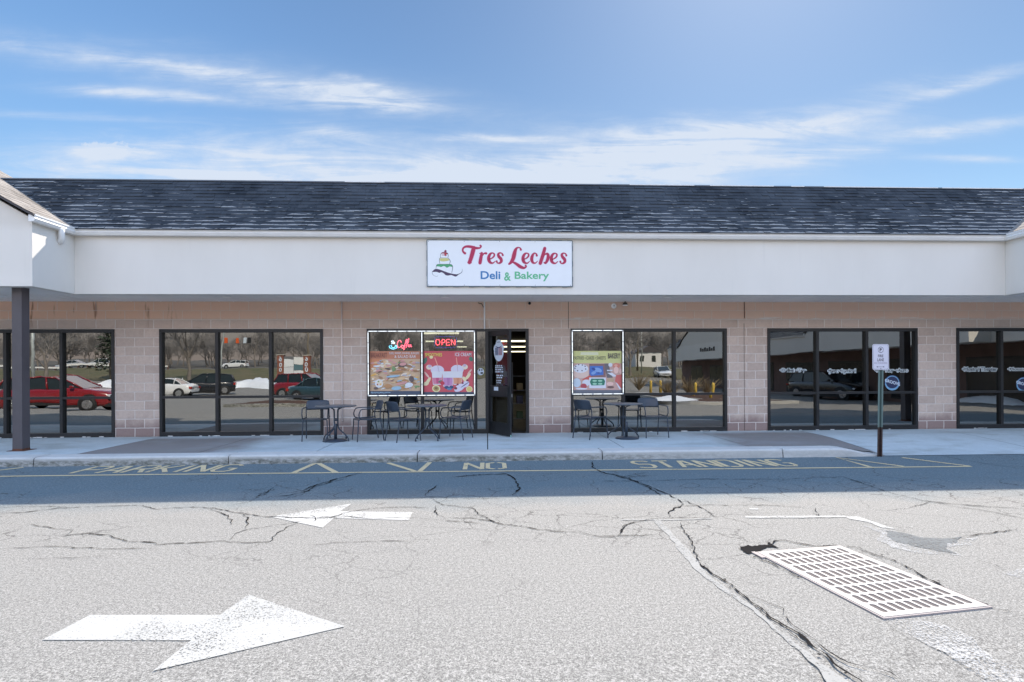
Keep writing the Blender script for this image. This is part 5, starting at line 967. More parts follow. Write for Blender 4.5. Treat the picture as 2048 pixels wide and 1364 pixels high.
P_c = lambda cx_, cy_, rx, ry, w: [(cx_+rx*math.cos(a), cy_+ry*math.sin(a), w) for a in [2*math.pi*k/24 for k in range(25)]]
ribbon(mb, P_c(.5, .78, .16, .107, .02), fp(1), False); text(mb, 'P', .43, .72, .57, .84, fp(1), .05)
mb.build('lettering', flat('sign_ink', (62, 54, 70)), fs)
mb = MB(); text(mb, 'NO STANDING', .10, .235, .88, .30, fp(1), .01); mb.build('lettering', flat('sign_faded', (150, 140, 158)), fs)

# tables and chairs
def make_table(label):
    t = thing('bistro_table', label, 'table', (0, 0, 0), 'round cafe tables')
    mb = MB(); mb.lathe([(.385, .688), (.402, .692), (.405, .702), (.398, .708), (.0, .7085)], n=40); mb.build('tabletop', M['furn_top'], t)
    mb = MB(); mb.box(-.15, .15, -.15, .15, .67, .6875); mb.lathe([(.05, .0), (.05, .05)], (0, 0, .40), 'z', 12); mb.build('bracket', M['furn'], t)
    for k in range(4):
        a = math.pi/4+k*math.pi/2; c_, s2 = math.cos(a), math.sin(a); P_ = [(.15, .67), (.075, .64), (.052, .60), (.048, .45), (.048, .33), (.058, .27), (.10, .22), (.24, .12), (.30, .06), (.31, .012)]
        mb = MB(); mb.tube(smooth_path([(r*c_, r*s2, z) for r, z in P_], 4), .0125, 8); mb.lathe([(.016, 0), (.016, .03)], (.31*c_, .31*s2, 0), 'z', 8); mb.build('leg', M['furn'], t)
    return t
def make_chair(label):
    t = thing('cafe_armchair', label, 'chair', (0, 0, 0), 'metal cafe armchairs')     # faces +X
    mb = MB(); n = 8
    for i in range(n+1):
        for j in range(n+1):
            u, v = i/n, j/n; mb.v.append((-.21+.43*u, (-.215+.43*v)*(1-.04*(1-u)), .445-.018*math.sin(u*math.pi)*math.sin(v*math.pi)-.02*(1-u)-.012*max(0, u-.85)/.15))
    for i in range(n):
        for j in range(n): b = i*(n+1)+j; mb.face((b, b+n+1, b+n+2, b+1), True)
    q = len(mb.v); mb.v += [(x, y, z_-.012) for x, y, z_ in mb.v]
    for i in range(n):
        for j in range(n): b = q+i*(n+1)+j; mb.face((b, b+1, b+n+2, b+n+1), True)
    for i in range(n):
        for a_, b2 in ((i*(n+1), (i+1)*(n+1)), ((i+1)*(n+1)+n, i*(n+1)+n), (i+1, i), (n*(n+1)+i, n*(n+1)+i+1)): mb.face((a_, b2, b2+q, a_+q))
    mb.build('seat', M['furn'], t)
    mb = MB(); n = 12
    for j in range(7):
        for i in range(n+1):
            a = (i/n-.5)*2; zz = j/6; mb.v.append((-.275-.05*zz+.055*a*a, a*(.222-.012*zz**3*abs(a)**4), .60+.20*zz-.018*abs(a)**6*zz))
    for j in range(6):
        for i in range(n): b = j*(n+1)+i; mb.face((b, b+1, b+n+2, b+n+1), True)
    q = len(mb.v); mb.v += [(x-.010, y*1.01, z_) for x, y, z_ in mb.v]
    for j in range(6):
        for i in range(n): b = q+j*(n+1)+i; mb.face((b, b+n+1, b+n+2, b+1), True)
    for i in range(n): mb.face((i+1, i, i+q, i+1+q)); b = 6*(n+1)+i; mb.face((b, b+1, b+1+q, b+q))
    for j in range(6): b = j*(n+1); mb.face((b, b+n+1, b+n+1+q, b+q)); b += n; mb.face((b+n+1, b, b+q, b+n+1+q))
    mb.build('backrest', M['furn'], t)
    for s2 in (-1, 1):
        mb = MB(); mb.tube(smooth_path([(-.30, s2*.235, 0), (-.235, s2*.228, .40), (-.225, s2*.226, .55), (-.262, s2*.222, .70), (-.285, s2*.205, .78)], 5), .011, 8); mb.build('leg', M['furn'], t)
        mb = MB(); mb.tube(smooth_path([(.235, s2*.245, 0), (.215, s2*.235, .25), (.205, s2*.228, .42)], 5), .011, 8); mb.build('leg', M['furn'], t)
        mb = MB(); mb.tube(smooth_path([(-.24, s2*.238, .45), (0, s2*.238, .44), (.13, s2*.24, .442), (.185, s2*.243, .47), (.20, s2*.248, .54), (.17, s2*.25, .62), (.12, s2*.25, .645), (-.06, s2*.248, .65), (-.20, s2*.24, .652), (-.262, s2*.225, .665)], 6), .011, 8); mb.build('armrest', M['furn'], t)
    mb = MB(); mb.tube([(.19, -.225, .425), (.19, .225, .425)], .009, 6); mb.tube([(-.2, -.222, .42), (-.2, .222, .42)], .009, 6); mb.build('seat_frame', M['furn'], t); return t
T0 = make_table('round dark table left of the bakery window, over a heavy base plate'); C0 = make_chair('x')
for i, (x, y, a, lb) in enumerate([(-3.06, 11.27, .35, 'round dark table against the block pier left of the bakery windows'), (-1.22, 11.22, .05, 'round dark table standing below the smoothies poster, left of the open door'), (2.80, 11.27, .6, 'round dark table below the bakery poster right of the door')]):
    t = T0 if i == 0 else copy_tree(T0); t.location = (x, y, .1505); t.rotation_euler = (0, 0, a); t['label'] = lb
for i, (x, y, ang, lb) in enumerate([(-3.50, 11.42, -80, 'dark metal armchair left of the leftmost cafe table, facing the lot'), (-2.46, 11.30, 205, 'dark metal armchair right of the leftmost cafe table, turned to it'), (-1.68, 11.18, 38, 'dark metal armchair left of the middle cafe table, its back to the lot'), (-.68, 11.45, 158, 'dark metal armchair right of the middle cafe table, beside the door'),
                                     (2.14, 11.28, 36, 'dark metal armchair left of the rightmost cafe table'), (3.46, 11.38, -84, 'dark metal armchair right of the rightmost cafe table, facing the lot')]):
    c_ = C0 if i == 0 else copy_tree(C0); c_.location = (x, y, .1505); c_.rotation_euler = (0, 0, R(ang)); c_['label'] = lb
for x, y, lb in ((-3.06, 11.18, 'heavy round plate under the leftmost cafe table'), (2.84, 11.10, 'heavy round plate under the rightmost cafe table')):
    b_ = thing('weight_plate', lb, 'base plate', (x, y, .1505), 'round base plates'); mb = MB(); mb.lathe([(.235, 0), (.24, .012), (.21, .03), (.06, .042), (.0, .043)], (x, y, .1505), n=32); mb.build('plate', M['furn'], b_)
    mb = MB(); mb.lathe([(.03, .0), (.03, .30), (.024, .305)], (x, y+.05, .151+.036), n=12); mb.build('tube', M['furn'], b_)
# ------------------------------------------------------------------ what the glass reflects: the far side of the lot
GY = WY+.035
def refl(px, py, d):                               # a point seen in the glass, d metres of sight line depth
    X, Z = aty(px, py, d); return X, 2*GY-d, Z
# the other wing of the mall
wing = thing('mall_wing', 'other wing of the mall with white gabled canopy, seen mirrored in the right-hand windows', 'building', (22.6, -15, -.4))
wf = lambda x, y, z: (y+10.6, -x, z-.4)
canopy(wing, [(-9.5, -2), (10, 21), (35, 40)], [(-2, 10), (21, 35)], (-9.5, 40), wf, False)
mb = MB(); mb.box(-9.5, 40, 12.3, 12.5, 0, 3.6).mapped(wf).build('wall', simple('brown_block', (.16, .10, .085), .9, var=.3, vscale=1), wing)
for k in range(9):
    x = -8+5.2*k; fr = MB(); fr.box(x, x+3.4, 12.28, 12.299, .3, 2.5).mapped(wf); w = fr.build('window', M['dark_metal'], wing)
    gl = MB(); gl.box(x+.08, x+1.66, 12.272, 12.2795, .4, 2.4); gl.box(x+1.74, x+3.32, 12.272, 12.2795, .4, 2.4); gl.mapped(wf).build('glass', simple('wing_glass', (.02, .025, .03), .12) if k == 0 else bpy.data.materials['wing_glass'], w)
mb = MB(); mb.box(-9.5, 40, 12.2, 26, 4.9, 5.0); mb.box(39.8, 40, 12.51, 26, 0, 4.9); mb.mapped(wf).build('outer_shell', M['stucco'], wing)
mb = MB(); 
for k in range(7): mb.box(25.0+k*.52, 25.36+k*.52, 10.03, 10.058, 3.7, 4.0 if k % 2 else 4.12)
mb.mapped(wf).build('sign_letters', flat('ink', (30, 32, 38)), wing)

# trees
def bare_tree(seed, h, label, group=None):
    rnd = random.Random(seed); t = thing('bare_tree', label, 'tree', (0, 0, 0), group); tr = MB(); cr_ = MB()
    def grow(p, d, L_, r, lev):
        n = 3; r = max(r, .020); pts = [p]; q = Vector(p); dd = Vector(d)
        for k in range(n): dd = (dd+Vector((rnd.uniform(-1, 1), rnd.uniform(-1, 1), rnd.uniform(-.3, .8)))*.13).normalized(); q = q+dd*L_/n; pts.append(tuple(q))
        (tr if lev < 2 else cr_).tube(pts, [r*(1-.45*k/n) for k in range(n+1)], 6 if lev < 2 else 3, False)
        if lev >= 5: return
        for k in range({0: 6, 1: 5, 2: 4, 3: 4, 4: 3}[lev]):
            f = rnd.uniform(.35, 1) if lev else rnd.uniform(.45, 1); i = min(n-1, int(f*n)); s = Vector(pts[i]).lerp(Vector(pts[i+1]), f*n-i); a = rnd.uniform(0, 6.28); sp = rnd.uniform(.45, .9)
            x = dd.orthogonal().normalized(); y = dd.cross(x); nd = (dd*math.cos(sp)+(x*math.cos(a)+y*math.sin(a))*math.sin(sp)+Vector((0, 0, .15))).normalized(); grow(tuple(s), nd, L_*rnd.uniform(.55, .78), r*(1-.45*f)*.55, lev+1)
    grow((0, 0, -.2), (0, 0, 1), h*.36, h*.017, 0); tr.build('trunk', BARK, t); cr_.build('crown', TWIG, t); return t
BARK = simple('bark', (.20, .175, .155), .95, var=.3, vscale=2); TWIG = simple('twig', (.235, .22, .21), .95, var=.25, vscale=.6)
protos = [bare_tree(s, h, 'leafless grey tree in the wood beyond the road, seen mirrored in the glass', 'bare trees beyond the road') for s, h in ((1, 13), (2, 15), (3, 12), (5, 16))]
rt = random.Random(9); cnt = 0
for row, (y0, n) in enumerate(((-110, 62), (-120, 60), (-134, 56))):
    for k in range(n):
        x = -150+230*(k+rt.uniform(.1, .9))/n; y = y0+rt.uniform(-4, 4); p = protos[cnt % 4]; o = p if cnt < 4 else copy_tree(p); cnt += 1
        o.location = (x, y, gz(y)); o.rotation_euler = (0, 0, rt.uniform(0, 6.28)); s = rt.uniform(.55, .92); o.scale = (s, s, s*rt.uniform(.85, 1.1))
for (px, py, d, sd, h, lb) in ((374, 745, 78, 11, 15, 'big spreading leafless tree on the verge, mirrored in the window left of the pier'), (96, 738, 70, 12, 12, 'leafless tree beside the light pole, mirrored in the leftmost window'), (1262, 740, 80, 13, 12, 'leafless tree on the verge beside the utility pole, mirrored right of the bakery poster'), (905, 740, 75, 17, 11, 'leafless tree mirrored behind the neon OPEN sign'), (800, 740, 82, 19, 12, 'leafless tree mirrored behind the neon cup')):
    X, Y, Z = refl(px, py, d); t = bare_tree(sd, h, lb); t.location = (X, Y, gz(Y))
def conifer(loc, h, label):
    rnd = random.Random(3); t = thing('spruce_tree', label, 'tree', loc); mb = MB(); mb.tube([(loc[0], loc[1], loc[2]-.2), (loc[0], loc[1], loc[2]+h)], [h*.02, .03], 8); mb.build('trunk', BARK, t); mb = MB()
    for k in range(900):
        f = rnd.random()**.8; z0 = loc[2]+h*(.16+.84*f); R_ = (1-f)*h*.30+.2; a = rnd.uniform(0, 6.28); lay = .5+.5*math.sin(z0*5.2); r = R_*rnd.uniform(.3, 1)*(0.65+.35*lay); x, y = loc[0]+r*math.cos(a), loc[1]+r*math.sin(a); z_ = z0-r*.25; s = rnd.uniform(.2, .5)
        d = Vector((math.cos(a), math.sin(a), -.3)); sd = Vector((-math.sin(a), math.cos(a), rnd.uniform(-.4, .4))); c_ = Vector((x, y, z_)); mb.poly([c_-sd*s*.5, c_+sd*s*.5, c_+sd*s*.25+d*s*1.2, c_-sd*s*.2+d*s]); mb.poly([c_-sd*s*.4, c_+Vector((0, 0, -s*.6)), c_+sd*s*.4])
    mb.build('crown', simple('spruce_needles', (.045, .065, .04), .9, var=.4, vscale=2), t)
X, Y, Z = refl(212, 745, 78); conifer((X, Y, gz(Y)), 9.5, 'dark spruce mirrored at the right edge of the leftmost window')

# cars
WIN_M = simple('car_glass', (.02, .028, .03), .08, coat=.3); TYRE = M['black']; RIM = simple('alloy_rim', (.45, .45, .46), .3, .8); TRIM = simple('black_trim', (.02, .02, .022), .55); TAIL = simple('tail_lamp', (.45, .03, .02), .2); HEAD = simple('head_lamp', (.75, .77, .8), .15); PLATE = simple('plate', (.7, .7, .66), .5)
def car(kind, colour, label, loc, ang, group=None):
    suv = kind == 'suv'; L_, Wd, H_ = (4.75, .94, 1.72) if suv else (4.7, .90, 1.45); t = thing('parked_car', label, 'car', (0, 0, 0), group)
    pm = bpy.data.materials.get('paint_'+colour[0]) or simple('paint_'+colour[0], colour[1], .25, var=.02, coat=1.0)
    be = 1.08 if suv else .93; cl = .22; mb = MB(); b0 = -L_/2
    st = [(0, .42, be-.22, .80), (.02, .28, be-.10, .90), (.07, cl, be-.02, .97), (.2, cl, be+.01, 1), (.5, cl, be, 1), (.68, cl, be-.01, 1), (.74, cl, be-.05, .995), (.86, cl, be-.13, .97), (.95, .25, be-.22, .90), (.985, .30, be-.32, .84), (1, .42, be-.42, .78)] if suv else \
         [(0, .42, be-.16, .78), (.02, .3, be-.02, .88), (.08, cl, be+.02, .95), (.2, cl, be+.03, .99), (.5, cl, be, 1), (.66, cl, be-.01, 1), (.72, cl, be-.04, .99), (.85, cl, be-.14, .96), (.95, .24, be-.24, .88), (.985, .3, be-.33, .82), (1, .4, be-.4, .74)]
    rows = []
    for f, zb, zt2, w in st:
        x = b0+f*L_; w2 = Wd*w; pr = [(w2*.86, zb), (w2*.97, zb+.1), (w2, zb+.32), (w2*.985, zt2-.16), (w2*.93, zt2-.03), (w2*.82, zt2+.015), (w2*.4, zt2+.03)]; ring_ = pr+[(-a, z_) for a, z_ in pr[::-1]]; rows.append(len(mb.v)); mb.v += [(x, a, z_) for a, z_ in ring_]; n = len(ring_)
    for a, b in zip(rows, rows[1:]):
        for k in range(n): k2 = (k+1) % n; mb.face((a+k, b+k, b+k2, a+k2), True)
    mb.face([rows[0]+k for k in range(n)]); mb.face([rows[-1]+k for k in range(n)][::-1])
    # roof skin
    if suv: q = [(-.485, .80), (-.44, .80), (.02, .80), (.10, .78), (.235, .84)]; zz = [be, H_-.10, H_, H_-.06, be]; xs_ = [b0+.015*L_, b0+.07*L_, b0+.40*L_, b0+.52*L_, b0+.735*L_]
    else: zz = [be, H_-.06, H_, H_-.05, be]; xs_ = [b0+.13*L_, b0+.30*L_, b0+.42*L_, b0+.50*L_, b0+.735*L_]
    rw_ = [.80, .66, .65, .66, .80]; rw_ = [w*Wd/.94 for w in rw_]
    for i in (1, 2): mb.poly([(xs_[i], -rw_[i], zz[i]), (xs_[i+1], -rw_[i+1], zz[i+1]), (xs_[i+1], rw_[i+1], zz[i+1]), (xs_[i], rw_[i], zz[i])], True)
    for sg in (-1, 1):      # pillars
        for (x0, y0, z0), (x1, y1, z1_) in (((xs_[0], rw_[0], zz[0]), (xs_[1], rw_[1], zz[1])), ((xs_[3], rw_[3], zz[3]), (xs_[4], rw_[4], zz[4])), ((xs_[1], rw_[1], zz[1]), (xs_[2], rw_[2], zz[2])), ((xs_[2], rw_[2], zz[2]), (xs_[3], rw_[3], zz[3])), ((b0+.47*L_, .80, be), (b0+.44*L_, rw_[2], H_-.01)), ((b0+.25*L_, .80, be), (b0+.24*L_, rw_[2], H_-.03))): mb.tube([(x0, y0*sg, z0), (x1, y1*sg, z1_)], .035, 6)
    mb.build('body', pm, t)
    mb = MB(); e2 = .012
    for sg in (-1, 1): mb.poly([(xs_[i], sg*(rw_[i]-e2), zz[i]-(e2 if 0 < i < 4 else 0)) for i in range(5)])
    mb.poly([(xs_[3]+e2, -rw_[3], zz[3]-e2), (xs_[4]-e2, -rw_[4], zz[4]), (xs_[4]-e2, rw_[4], zz[4]), (xs_[3]+e2, rw_[3], zz[3]-e2)]); mb.poly([(xs_[0]+e2, -rw_[0], zz[0]), (xs_[1]+e2, -rw_[1], zz[1]-e2), (xs_[1]+e2, rw_[1], zz[1]-e2), (xs_[0]+e2, rw_[0], zz[0])]); mb.build('windows', WIN_M, t)
    for fx in (.175, .815):
        for sg in (-1, 1):
            x = b0+fx*L_; r = .355 if suv else .32; mb = MB(); mb.lathe([(r*1.16, -.004), (r*1.16, .004)], (x, sg*(Wd+.0), r), 'y', 24); mb.build('wheel_arch', TRIM, t)
            mb = MB(); mb.lathe([(r*.66, -.11), (r*.95, -.115), (r, -.08), (r, .08), (r*.95, .115), (r*.66, .11)], (x, sg*(Wd-.09), r+.002), 'y', 28); w = mb.build('wheel', TYRE, t)
            mb = MB(); yy = sg*(Wd-.09)+sg*.113; mb.lathe([(r*.66, 0), (r*.6, .006*sg), (r*.56, -.02*sg)], (x, yy, r), 'y', 24)
            for k in range(5): a = k*1.2566; mb.prism([(x+math.cos(a-.16)*.05, yy+.004*sg, r+math.sin(a-.16)*.05), (x+math.cos(a-.11)*r*.6, yy+.004*sg, r+math.sin(a-.11)*r*.6), (x+math.cos(a+.11)*r*.6, yy+.004*sg, r+math.sin(a+.11)*r*.6), (x+math.cos(a+.16)*.05, yy+.004*sg, r+math.sin(a+.16)*.05)], (0, .01*sg, 0))
            mb.build('rim', RIM, w)
    mb = MB(); mb.box(b0+.03, b0+.08+.1, -Wd*.86, Wd*.86, .24, .47); mb.box(b0+L_-.2, b0+L_-.02, -Wd*.8, Wd*.8, .22, .42)
    for sg in (-1, 1): mb.box(b0+.26*L_, b0+.73*L_, sg*Wd-.02*(sg > 0)-.0, sg*Wd+.02*(sg < 0)+.004, .20, .33) if suv else None
    mb.build('lower_trim', TRIM, t)
    for sg in (-1, 1):
        mb = MB(); mb.bevbox(b0-.01, b0+.14, *sorted((sg*Wd*.62, sg*Wd*.93)), be-.30, be-.14, .02); mb.build('tail_light', TAIL, t)
        mb = MB(); mb.bevbox(b0+L_*.955, b0+L_*.985+.03, *sorted((sg*Wd*.48, sg*Wd*.86)), be-.46, be-.34, .02); mb.build('headlight', HEAD, t)
        mb = MB(); mb.bevbox(b0+.66*L_, b0+.69*L_, *sorted((sg*Wd, sg*(Wd+.16))), be+.0, be+.13, .03); mb.build('mirror', pm, t)
    mb = MB(); mb.box(b0-.012, b0+.02, -.16, .16, be-.36, be-.25); mb.build('number_plate', PLATE, t)
    mb = MB(); mb.bevbox(b0+L_*.97, b0+L_+.005, -.42, .42, be-.50, be-.36, .01); mb.build('grille', TRIM, t)
    t.location = loc; t.rotation_euler = (0, 0, ang); return t
def carat(px, d, kind, col, label, ang): X, Y, Z = refl(px, 745, d); return car(kind, col, label, (X, Y, gz(Y)+.004), R(ang))
RED = ('red', (.24, .010, .014)); BLK = ('black', (.012, .014, .018)); WHT = ('white', (.75, .76, .77)); SIL = ('silver', (.40, .42, .45)); TEA = ('teal', (.03, .07, .09))
carat(126, 26.9, 'suv', RED, 'red sport utility car parked side on, mirrored in the leftmost window', -6).scale = (1, 1, .93)
carat(318, 42, 'sedan', WHT, 'white sedan parked beside the black one, mirrored behind the pier', 172)
carat(405, 45, 'suv', BLK, 'black sport utility car seen from behind, mirrored in the second window', 158)
carat(622, 39, 'suv', RED, 'red sport utility car mirrored at the right edge of the second window', 12)
carat(656, 34, 'sedan', TEA, 'dark teal car parked before the red one, mirrored behind the left table', 20)
carat(1326, 76, 'suv', WHT, 'white sport utility car facing the shop, mirrored between the yellow bollards', 96)
carat(470, 117, 'suv', WHT, 'white sport utility car passing on the far road below the traffic lights', 180); carat(142, 105, 'sedan', SIL, 'silver car on the far road mirrored in the leftmost window', 0); carat(190, 108, 'suv', WHT, 'white car on the far road mirrored before the spruce', 180)
carat(1660, 34, 'suv', BLK, 'black sport utility car parked in front of the wing, mirrored in the dance studio window', 70)
# guard rail, poles, lights, pylon sign, bollards, islands, snow
X0, Y0, _ = refl(-60, 735, 104); X1, Y1, _ = refl(330, 735, 104); gr_ = thing('guard_rail', 'long pale steel guard rail along the far road', 'guard rail', (X0, Y0, gz(Y0))); mb = MB(); n = 24
mb.box(X0, X1, Y0-.03, Y0+.03, gz(Y0)+.45, gz(Y0)+.75); mb.build('rail', M['white_metal'], gr_)
for k in range(n): x = X0+(X1-X0)*k/(n-1); MB().box(x-.06, x+.06, Y0-.10, Y0-.031, gz(Y0)-.1, gz(Y0)+.72).build('post', M['rust'], gr_)
def pole(label, px, d, h, r, m, arm=None, name='utility_pole', cat='pole'):
    X, Y, _ = refl(px, 740, d); z0 = gz(Y); t = thing(name, label, cat, (X, Y, z0)); mb = MB(); mb.tube([(X, Y, z0-.1), (X, Y, z0+h)], [r, r*.75], 10); mb.build('shaft', m, t)
    if arm:
        mb = MB()
        if arm == 'cross': mb.box(X-1.2, X+1.2, Y-.05, Y+.05, z0+h-.9, z0+h-.78); mb.box(X-.9, X+.9, Y-.05, Y+.05, z0+h-1.9, z0+h-1.78)
        if arm == 'curve': mb.tube(smooth_path([(X, Y, z0+h*.9), (X+.3, Y, z0+h), (X+1.5, Y, z0+h+.3), (X+3.2, Y, z0+h+.2)], 5), r*.4, 6); mb.box(X+2.9, X+3.7, Y-.12, Y+.12, z0+h+.08, z0+h+.22)
        mb.build('arm', m, t)
    return t
WOODP = simple('pole_wood', (.19, .16, .12), .9); GALV = simple('galvanised', (.45, .48, .47), .5, .3)
pole('pale green light pole mirrored in the leftmost window behind the red car', 67, 60, 9, .18, GALV, 'curve', 'light_pole', 'light pole'); pole('wooden utility pole mirrored at the right of the second window', 619, 90, 8.4, .16, WOODP, 'cross'); pole('wooden utility pole mirrored right of the bakery poster', 1276, 90, 10, .15, WOODP, 'cross'); pole('thin pale pole mirrored beside the wooden one, right of the bakery poster', 1284, 84, 9, .10, GALV)
X, Y, _ = refl(441, 740, 108); z0 = gz(Y); ts = thing('traffic_signal', 'curved steel mast carrying four traffic light heads over the far road', 'traffic signal', (X, Y, z0)); mb = MB()
mb.tube(smooth_path([(X, Y, z0), (X+.2, Y, z0+4.5), (X+.7, Y, z0+7.0), (X+2, Y, z0+7.9), (X+7, Y, z0+8.0)], 6), .13, 8); mb.build('mast', GALV, ts)
for px in (452, 475, 499, 491): x, _, zz = refl(px, 682, 108); mb = MB(); mb.bevbox(x-.28, x+.28, Y+.25, Y+.6, zz-.62, zz+.62, .04); mb.box(x-.03, x+.03, Y, Y+.25, zz+.4, zz+.46); mb.build('signal_head', flat('signal_orange', (216, 92, 40)) if px < 480 else flat('sticker_white', (200, 212, 225)) if px == 491 else TRIM, ts)
X, Y, _ = refl(591, 745, 75); z0 = gz(Y)-.1; sg_ = thing('pylon_sign', 'low road sign with white tenant panels between two brick piers numbered 600', 'road sign', (X, Y, z0)); BR = simple('red_brick', (.24, .09, .06), .9, var=.3, vscale=5)
for s2 in (-1, 1):
    mb = MB(); mb.box(X+s2*1.75-.42, X+s2*1.75+.42, Y-.3, Y+.3, z0, z0+3.5); pr = mb.build('brick_pier', BR, sg_); mb = MB(); mb.box(X+s2*1.75-.52, X+s2*1.75+.52, Y-.38, Y+.38, z0+3.5, z0+3.62); mb.build('cap', flat('cap_stone', (190, 185, 175)), pr)
    # the sign is read mirrored in the glass, so the digits face the shop the right way round in the street
    mb = MB(); f3 = lambda u, v, s2=s2: (X+s2*1.75-u, Y+.303, v)
    for k, ch in enumerate('600'): text(mb, ch, -.2, z0+2.75-k*.72, .2, z0+3.3-k*.72, f3, .03)
    mb.build('number', flat('sticker_white', (200, 212, 225)), pr)
mb = MB(); mb.box(X-1.3, X+1.3, Y-.2, Y+.2, z0+.1, z0+3.3); mb.build('cabinet', flat('cabinet', (110, 112, 116)), sg_)
for (a_, b2, c2, d_, col) in ((-1.28, -.02, 2.0, 3.0, (225, 228, 230)), (-1.28, -.02, 1.0, 1.95, (215, 218, 222)), (-1.28, -.02, .15, .95, (228, 228, 226)), (.02, 1.28, 2.3, 3.25, (228, 228, 226)), (.02, 1.28, 1.45, 2.25, (90, 120, 128)), (.02, 1.28, .15, 1.4, (222, 224, 228))): mb = MB(); mb.box(X+a_, X+b2, Y+.2005, Y+.22, z0+c2, z0+d_); mb.build('tenant_panel', flat('panel%d' % col[0], col), sg_)
YEL = simple('yellow_bollard_paint', (.66, .45, .08), .6); i = 0
for px, d in ((1302, 36), (1322, 35), (1387, 33), (1422, 31.5)):
    X, Y, _ = refl(px, 770, d); z0 = gz(Y); t = thing('bollard', ('leftmost', 'second', 'third', 'rightmost')[i]+' of the four yellow bollards mirrored right of the bakery poster', 'bollard', (X, Y, z0), 'yellow bollards'); i += 1; mb = MB(); mb.lathe([(.085, 0), (.085, 1.02), (.06, 1.08), (.0, 1.10)], (X, Y, z0), n=16); mb.build('shaft', YEL, t)
def shrub(px, d, h, sd, label):
    X, Y, _ = refl(px, 765, d); z0 = gz(Y)+.1; rnd = random.Random(sd); t = thing('bare_shrub', label, 'shrub', (X, Y, z0)); mb = MB()
    for k in range(110):
        a = rnd.uniform(0, 6.28); l_ = h*rnd.uniform(.35, 1); sp = rnd.uniform(.1, 1.5); p = [(X, Y, z0), (X+math.cos(a)*sp*l_*.3, Y+math.sin(a)*sp*l_*.3, z0+l_*.5), (X+math.cos(a)*sp*l_*.8, Y+math.sin(a)*sp*l_*.8, z0+l_)]; mb.tube(p, [.02, .014, .006], 3, False)
    mb.build('twigs', simple('straw_twigs', (.30, .23, .14), .9), t)
shrub(1336, 34, 1.3, 1, 'leafless shrub between the left pair of yellow bollards'); shrub(1375, 36, 1.5, 2, 'leafless shrub before the third yellow bollard'); shrub(1280, 45, 1.6, 3, 'leafless shrub left of the yellow bollards'); shrub(1410, 38, 1.2, 4, 'leafless shrub between the right pair of yellow bollards')
MULCH = simple('mulch', (.075, .035, .02), .95, var=.5, vscale=4, bump=.03, bscale=12); SNOW = simple('snow', (.82, .84, .86), .6, var=.06, bump=.03, bscale=6)
def island(name, label, pts, h=.14):
    cx_ = sum(p[0] for p in pts)/len(pts); cy_ = sum(p[1] for p in pts)/len(pts); t = thing(name, label, 'planting bed', (cx_, cy_, gz(cy_))); sm = [(a, b) for a, b in smooth_path(list(pts)+[pts[0]], 4)][:-1]; mb = MB(); n = len(sm)
    for (x, y) in sm: mb.v += [(x, y, gz(y)-.1), (x, y, gz(y)+h), (cx_+(x-cx_)*.94, cy_+(y-cy_)*.9, gz(y)+h)]
    for k in range(n): j = (k+1) % n; mb.face((3*k, 3*j, 3*j+1, 3*k+1)); mb.face((3*k+1, 3*j+1, 3*j+2, 3*k+2))
    mb.build('kerb_edge', M['kerb'], t); mb = MB(); mb.v.append((cx_, cy_, gz(cy_)+h+.12)); 
    for (x, y) in sm: xx, yy = cx_+(x-cx_)*.94, cy_+(y-cy_)*.9; mb.v.append((cx_+(xx-cx_)*.5, cy_+(yy-cy_)*.5, gz(yy)+h+.09+.05*noise.noise(Vector((x, y, 0)))))
    for (x, y) in sm: mb.v.append((cx_+(x-cx_)*.94, cy_+(y-cy_)*.9, gz(y)+h-.005))
    for k in range(n): j = (k+1) % n; mb.face((0, 1+k, 1+j), True); mb.face((1+k, 1+n+k, 1+n+j, 1+j), True)
    mb.build('mulch', MULCH, t); return t
I = lambda L_: [refl(px, 745, d)[:2] for px, d in L_]
island('planting_island', 'long mulched planting island behind the photographer, mirrored below the second window bar', I([(448, 25.2), (520, 24.6), (600, 25), (690, 25.8), (780, 26.6), (800, 28), (700, 28.2), (600, 27.6), (500, 27), (455, 26.4)]))
island('planting_island', 'mulched island with snow on it, mirrored right of the rightmost table', I([(1300, 27), (1380, 25.2), (1460, 25), (1560, 25.6), (1600, 27.5), (1520, 29.5), (1400, 29.5), (1320, 29)]))
island('planting_island', 'mulched island round the yellow bollards', I([(1255, 38), (1310, 33.5), (1400, 31), (1500, 30.8), (1540, 33), (1500, 39), (1400, 42), (1300, 42)]), .12)
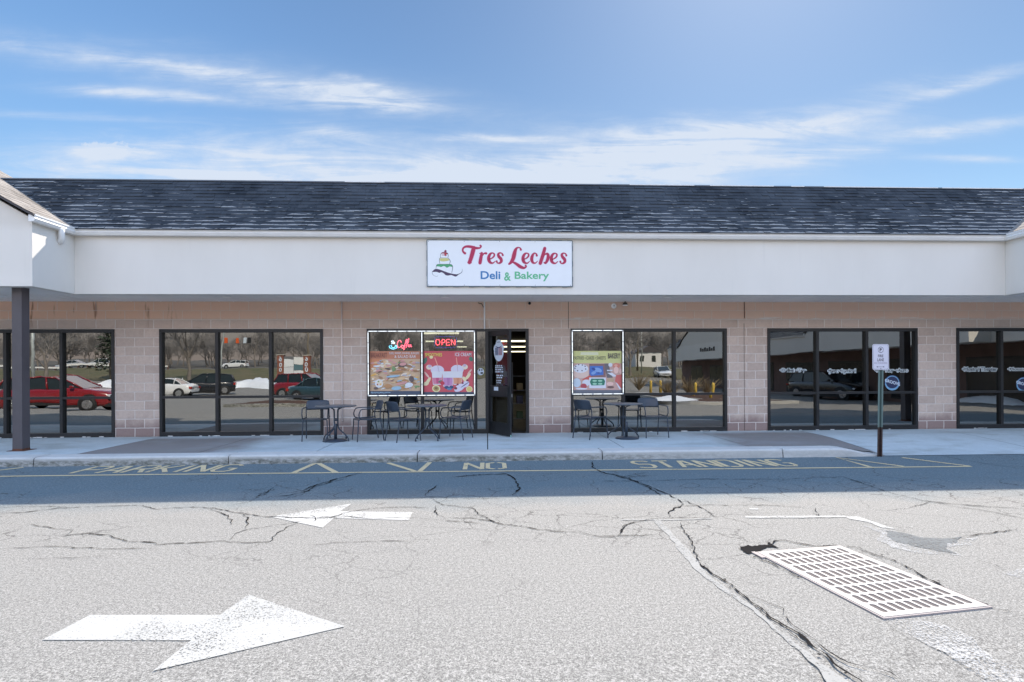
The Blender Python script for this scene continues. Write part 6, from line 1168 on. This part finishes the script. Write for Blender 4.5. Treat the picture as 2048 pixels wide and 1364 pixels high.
def snow(label, L_, h, sd, g=None):
    pts = [refl(px, 745, d)[:2] for px, d in L_]; mb = MB(); n = len(pts); m = 7; W2 = 1.6+h
    P2 = [(a, b) for a, b in smooth_path(pts, 8)]
    for i, (x, y) in enumerate(P2):
        e_2 = math.sin(math.pi*i/(len(P2)-1))**.45
        for k in range(m): v = k/(m-1)*2-1; hh = h*e_2*(1-v*v)*(.7+.7*abs(noise.noise(Vector((x*.35, v*2, sd))))+.3*noise.noise(Vector((x*1.3, v*3, sd)))); mb.v.append((x+.2*noise.noise(Vector((x, v, 3))), y+v*W2*(.6+.4*e_2), gz(y+v*W2)+ (g or 0)-.06+max(0, hh)+.03))
    for i in range(len(P2)-1):
        for k in range(m-1): b = i*m+k; mb.face((b, b+m, b+m+1, b+1), True)
    o = mb.build('snow_pile', SNOW); tag(o, label, 'snow pile'); return o
snow('long ridge of ploughed snow mirrored in the second window', [(445, 58), (500, 62), (545, 60), (600, 57)], 1.0, 1); snow('ploughed snow bank mirrored behind the red car in the leftmost window', [(175, 52), (210, 54), (260, 55), (300, 54)], 1.1, 2); snow('low melting snow heap mirrored right of the rightmost chair', [(1288, 27.6), (1320, 27.8), (1345, 27.4), (1378, 27.0)], .30, 3, .2); snow('small dirty snow heap mirrored at the far right window', [(1965, 24), (2000, 24.4), (2060, 24), (2140, 24)], .8, 4)
X, Y, _ = refl(1290, 735, 112); z0 = gz(Y); hs_ = thing('far_house', 'small white house beyond the road, mirrored right of the bakery poster', 'house', (X, Y, z0)); mb = MB(); mb.box(X-2.6, X+2.6, Y-3, Y+3, z0-.3, z0+2.6); mb.build('wall', flat('house_white', (214, 212, 208)), hs_); mb = MB(); mb.prism([(X-2.9, Y-3.2, z0+2.6), (X+2.9, Y-3.2, z0+2.6), (X, Y-3.2, z0+4.2)], (0, 6.4, 0)); mb.build('roof', M['trim_dark'], hs_)
for k in (-1.4, 1.1): mb = MB(); mb.box(X+k-.4, X+k+.4, Y+3.001, Y+3.05, z0+1, z0+2); mb.build('window', WIN_M, hs_)
# road beyond the verge
tag(sheet(-400, 300, [-104, -100, -96, -92, -88, -84, -80, -76], .065, 1).build('road', simple('road_asphalt', (.20, .20, .195), .9, var=.1)), kind='structure', label='far road beyond the grass verge')
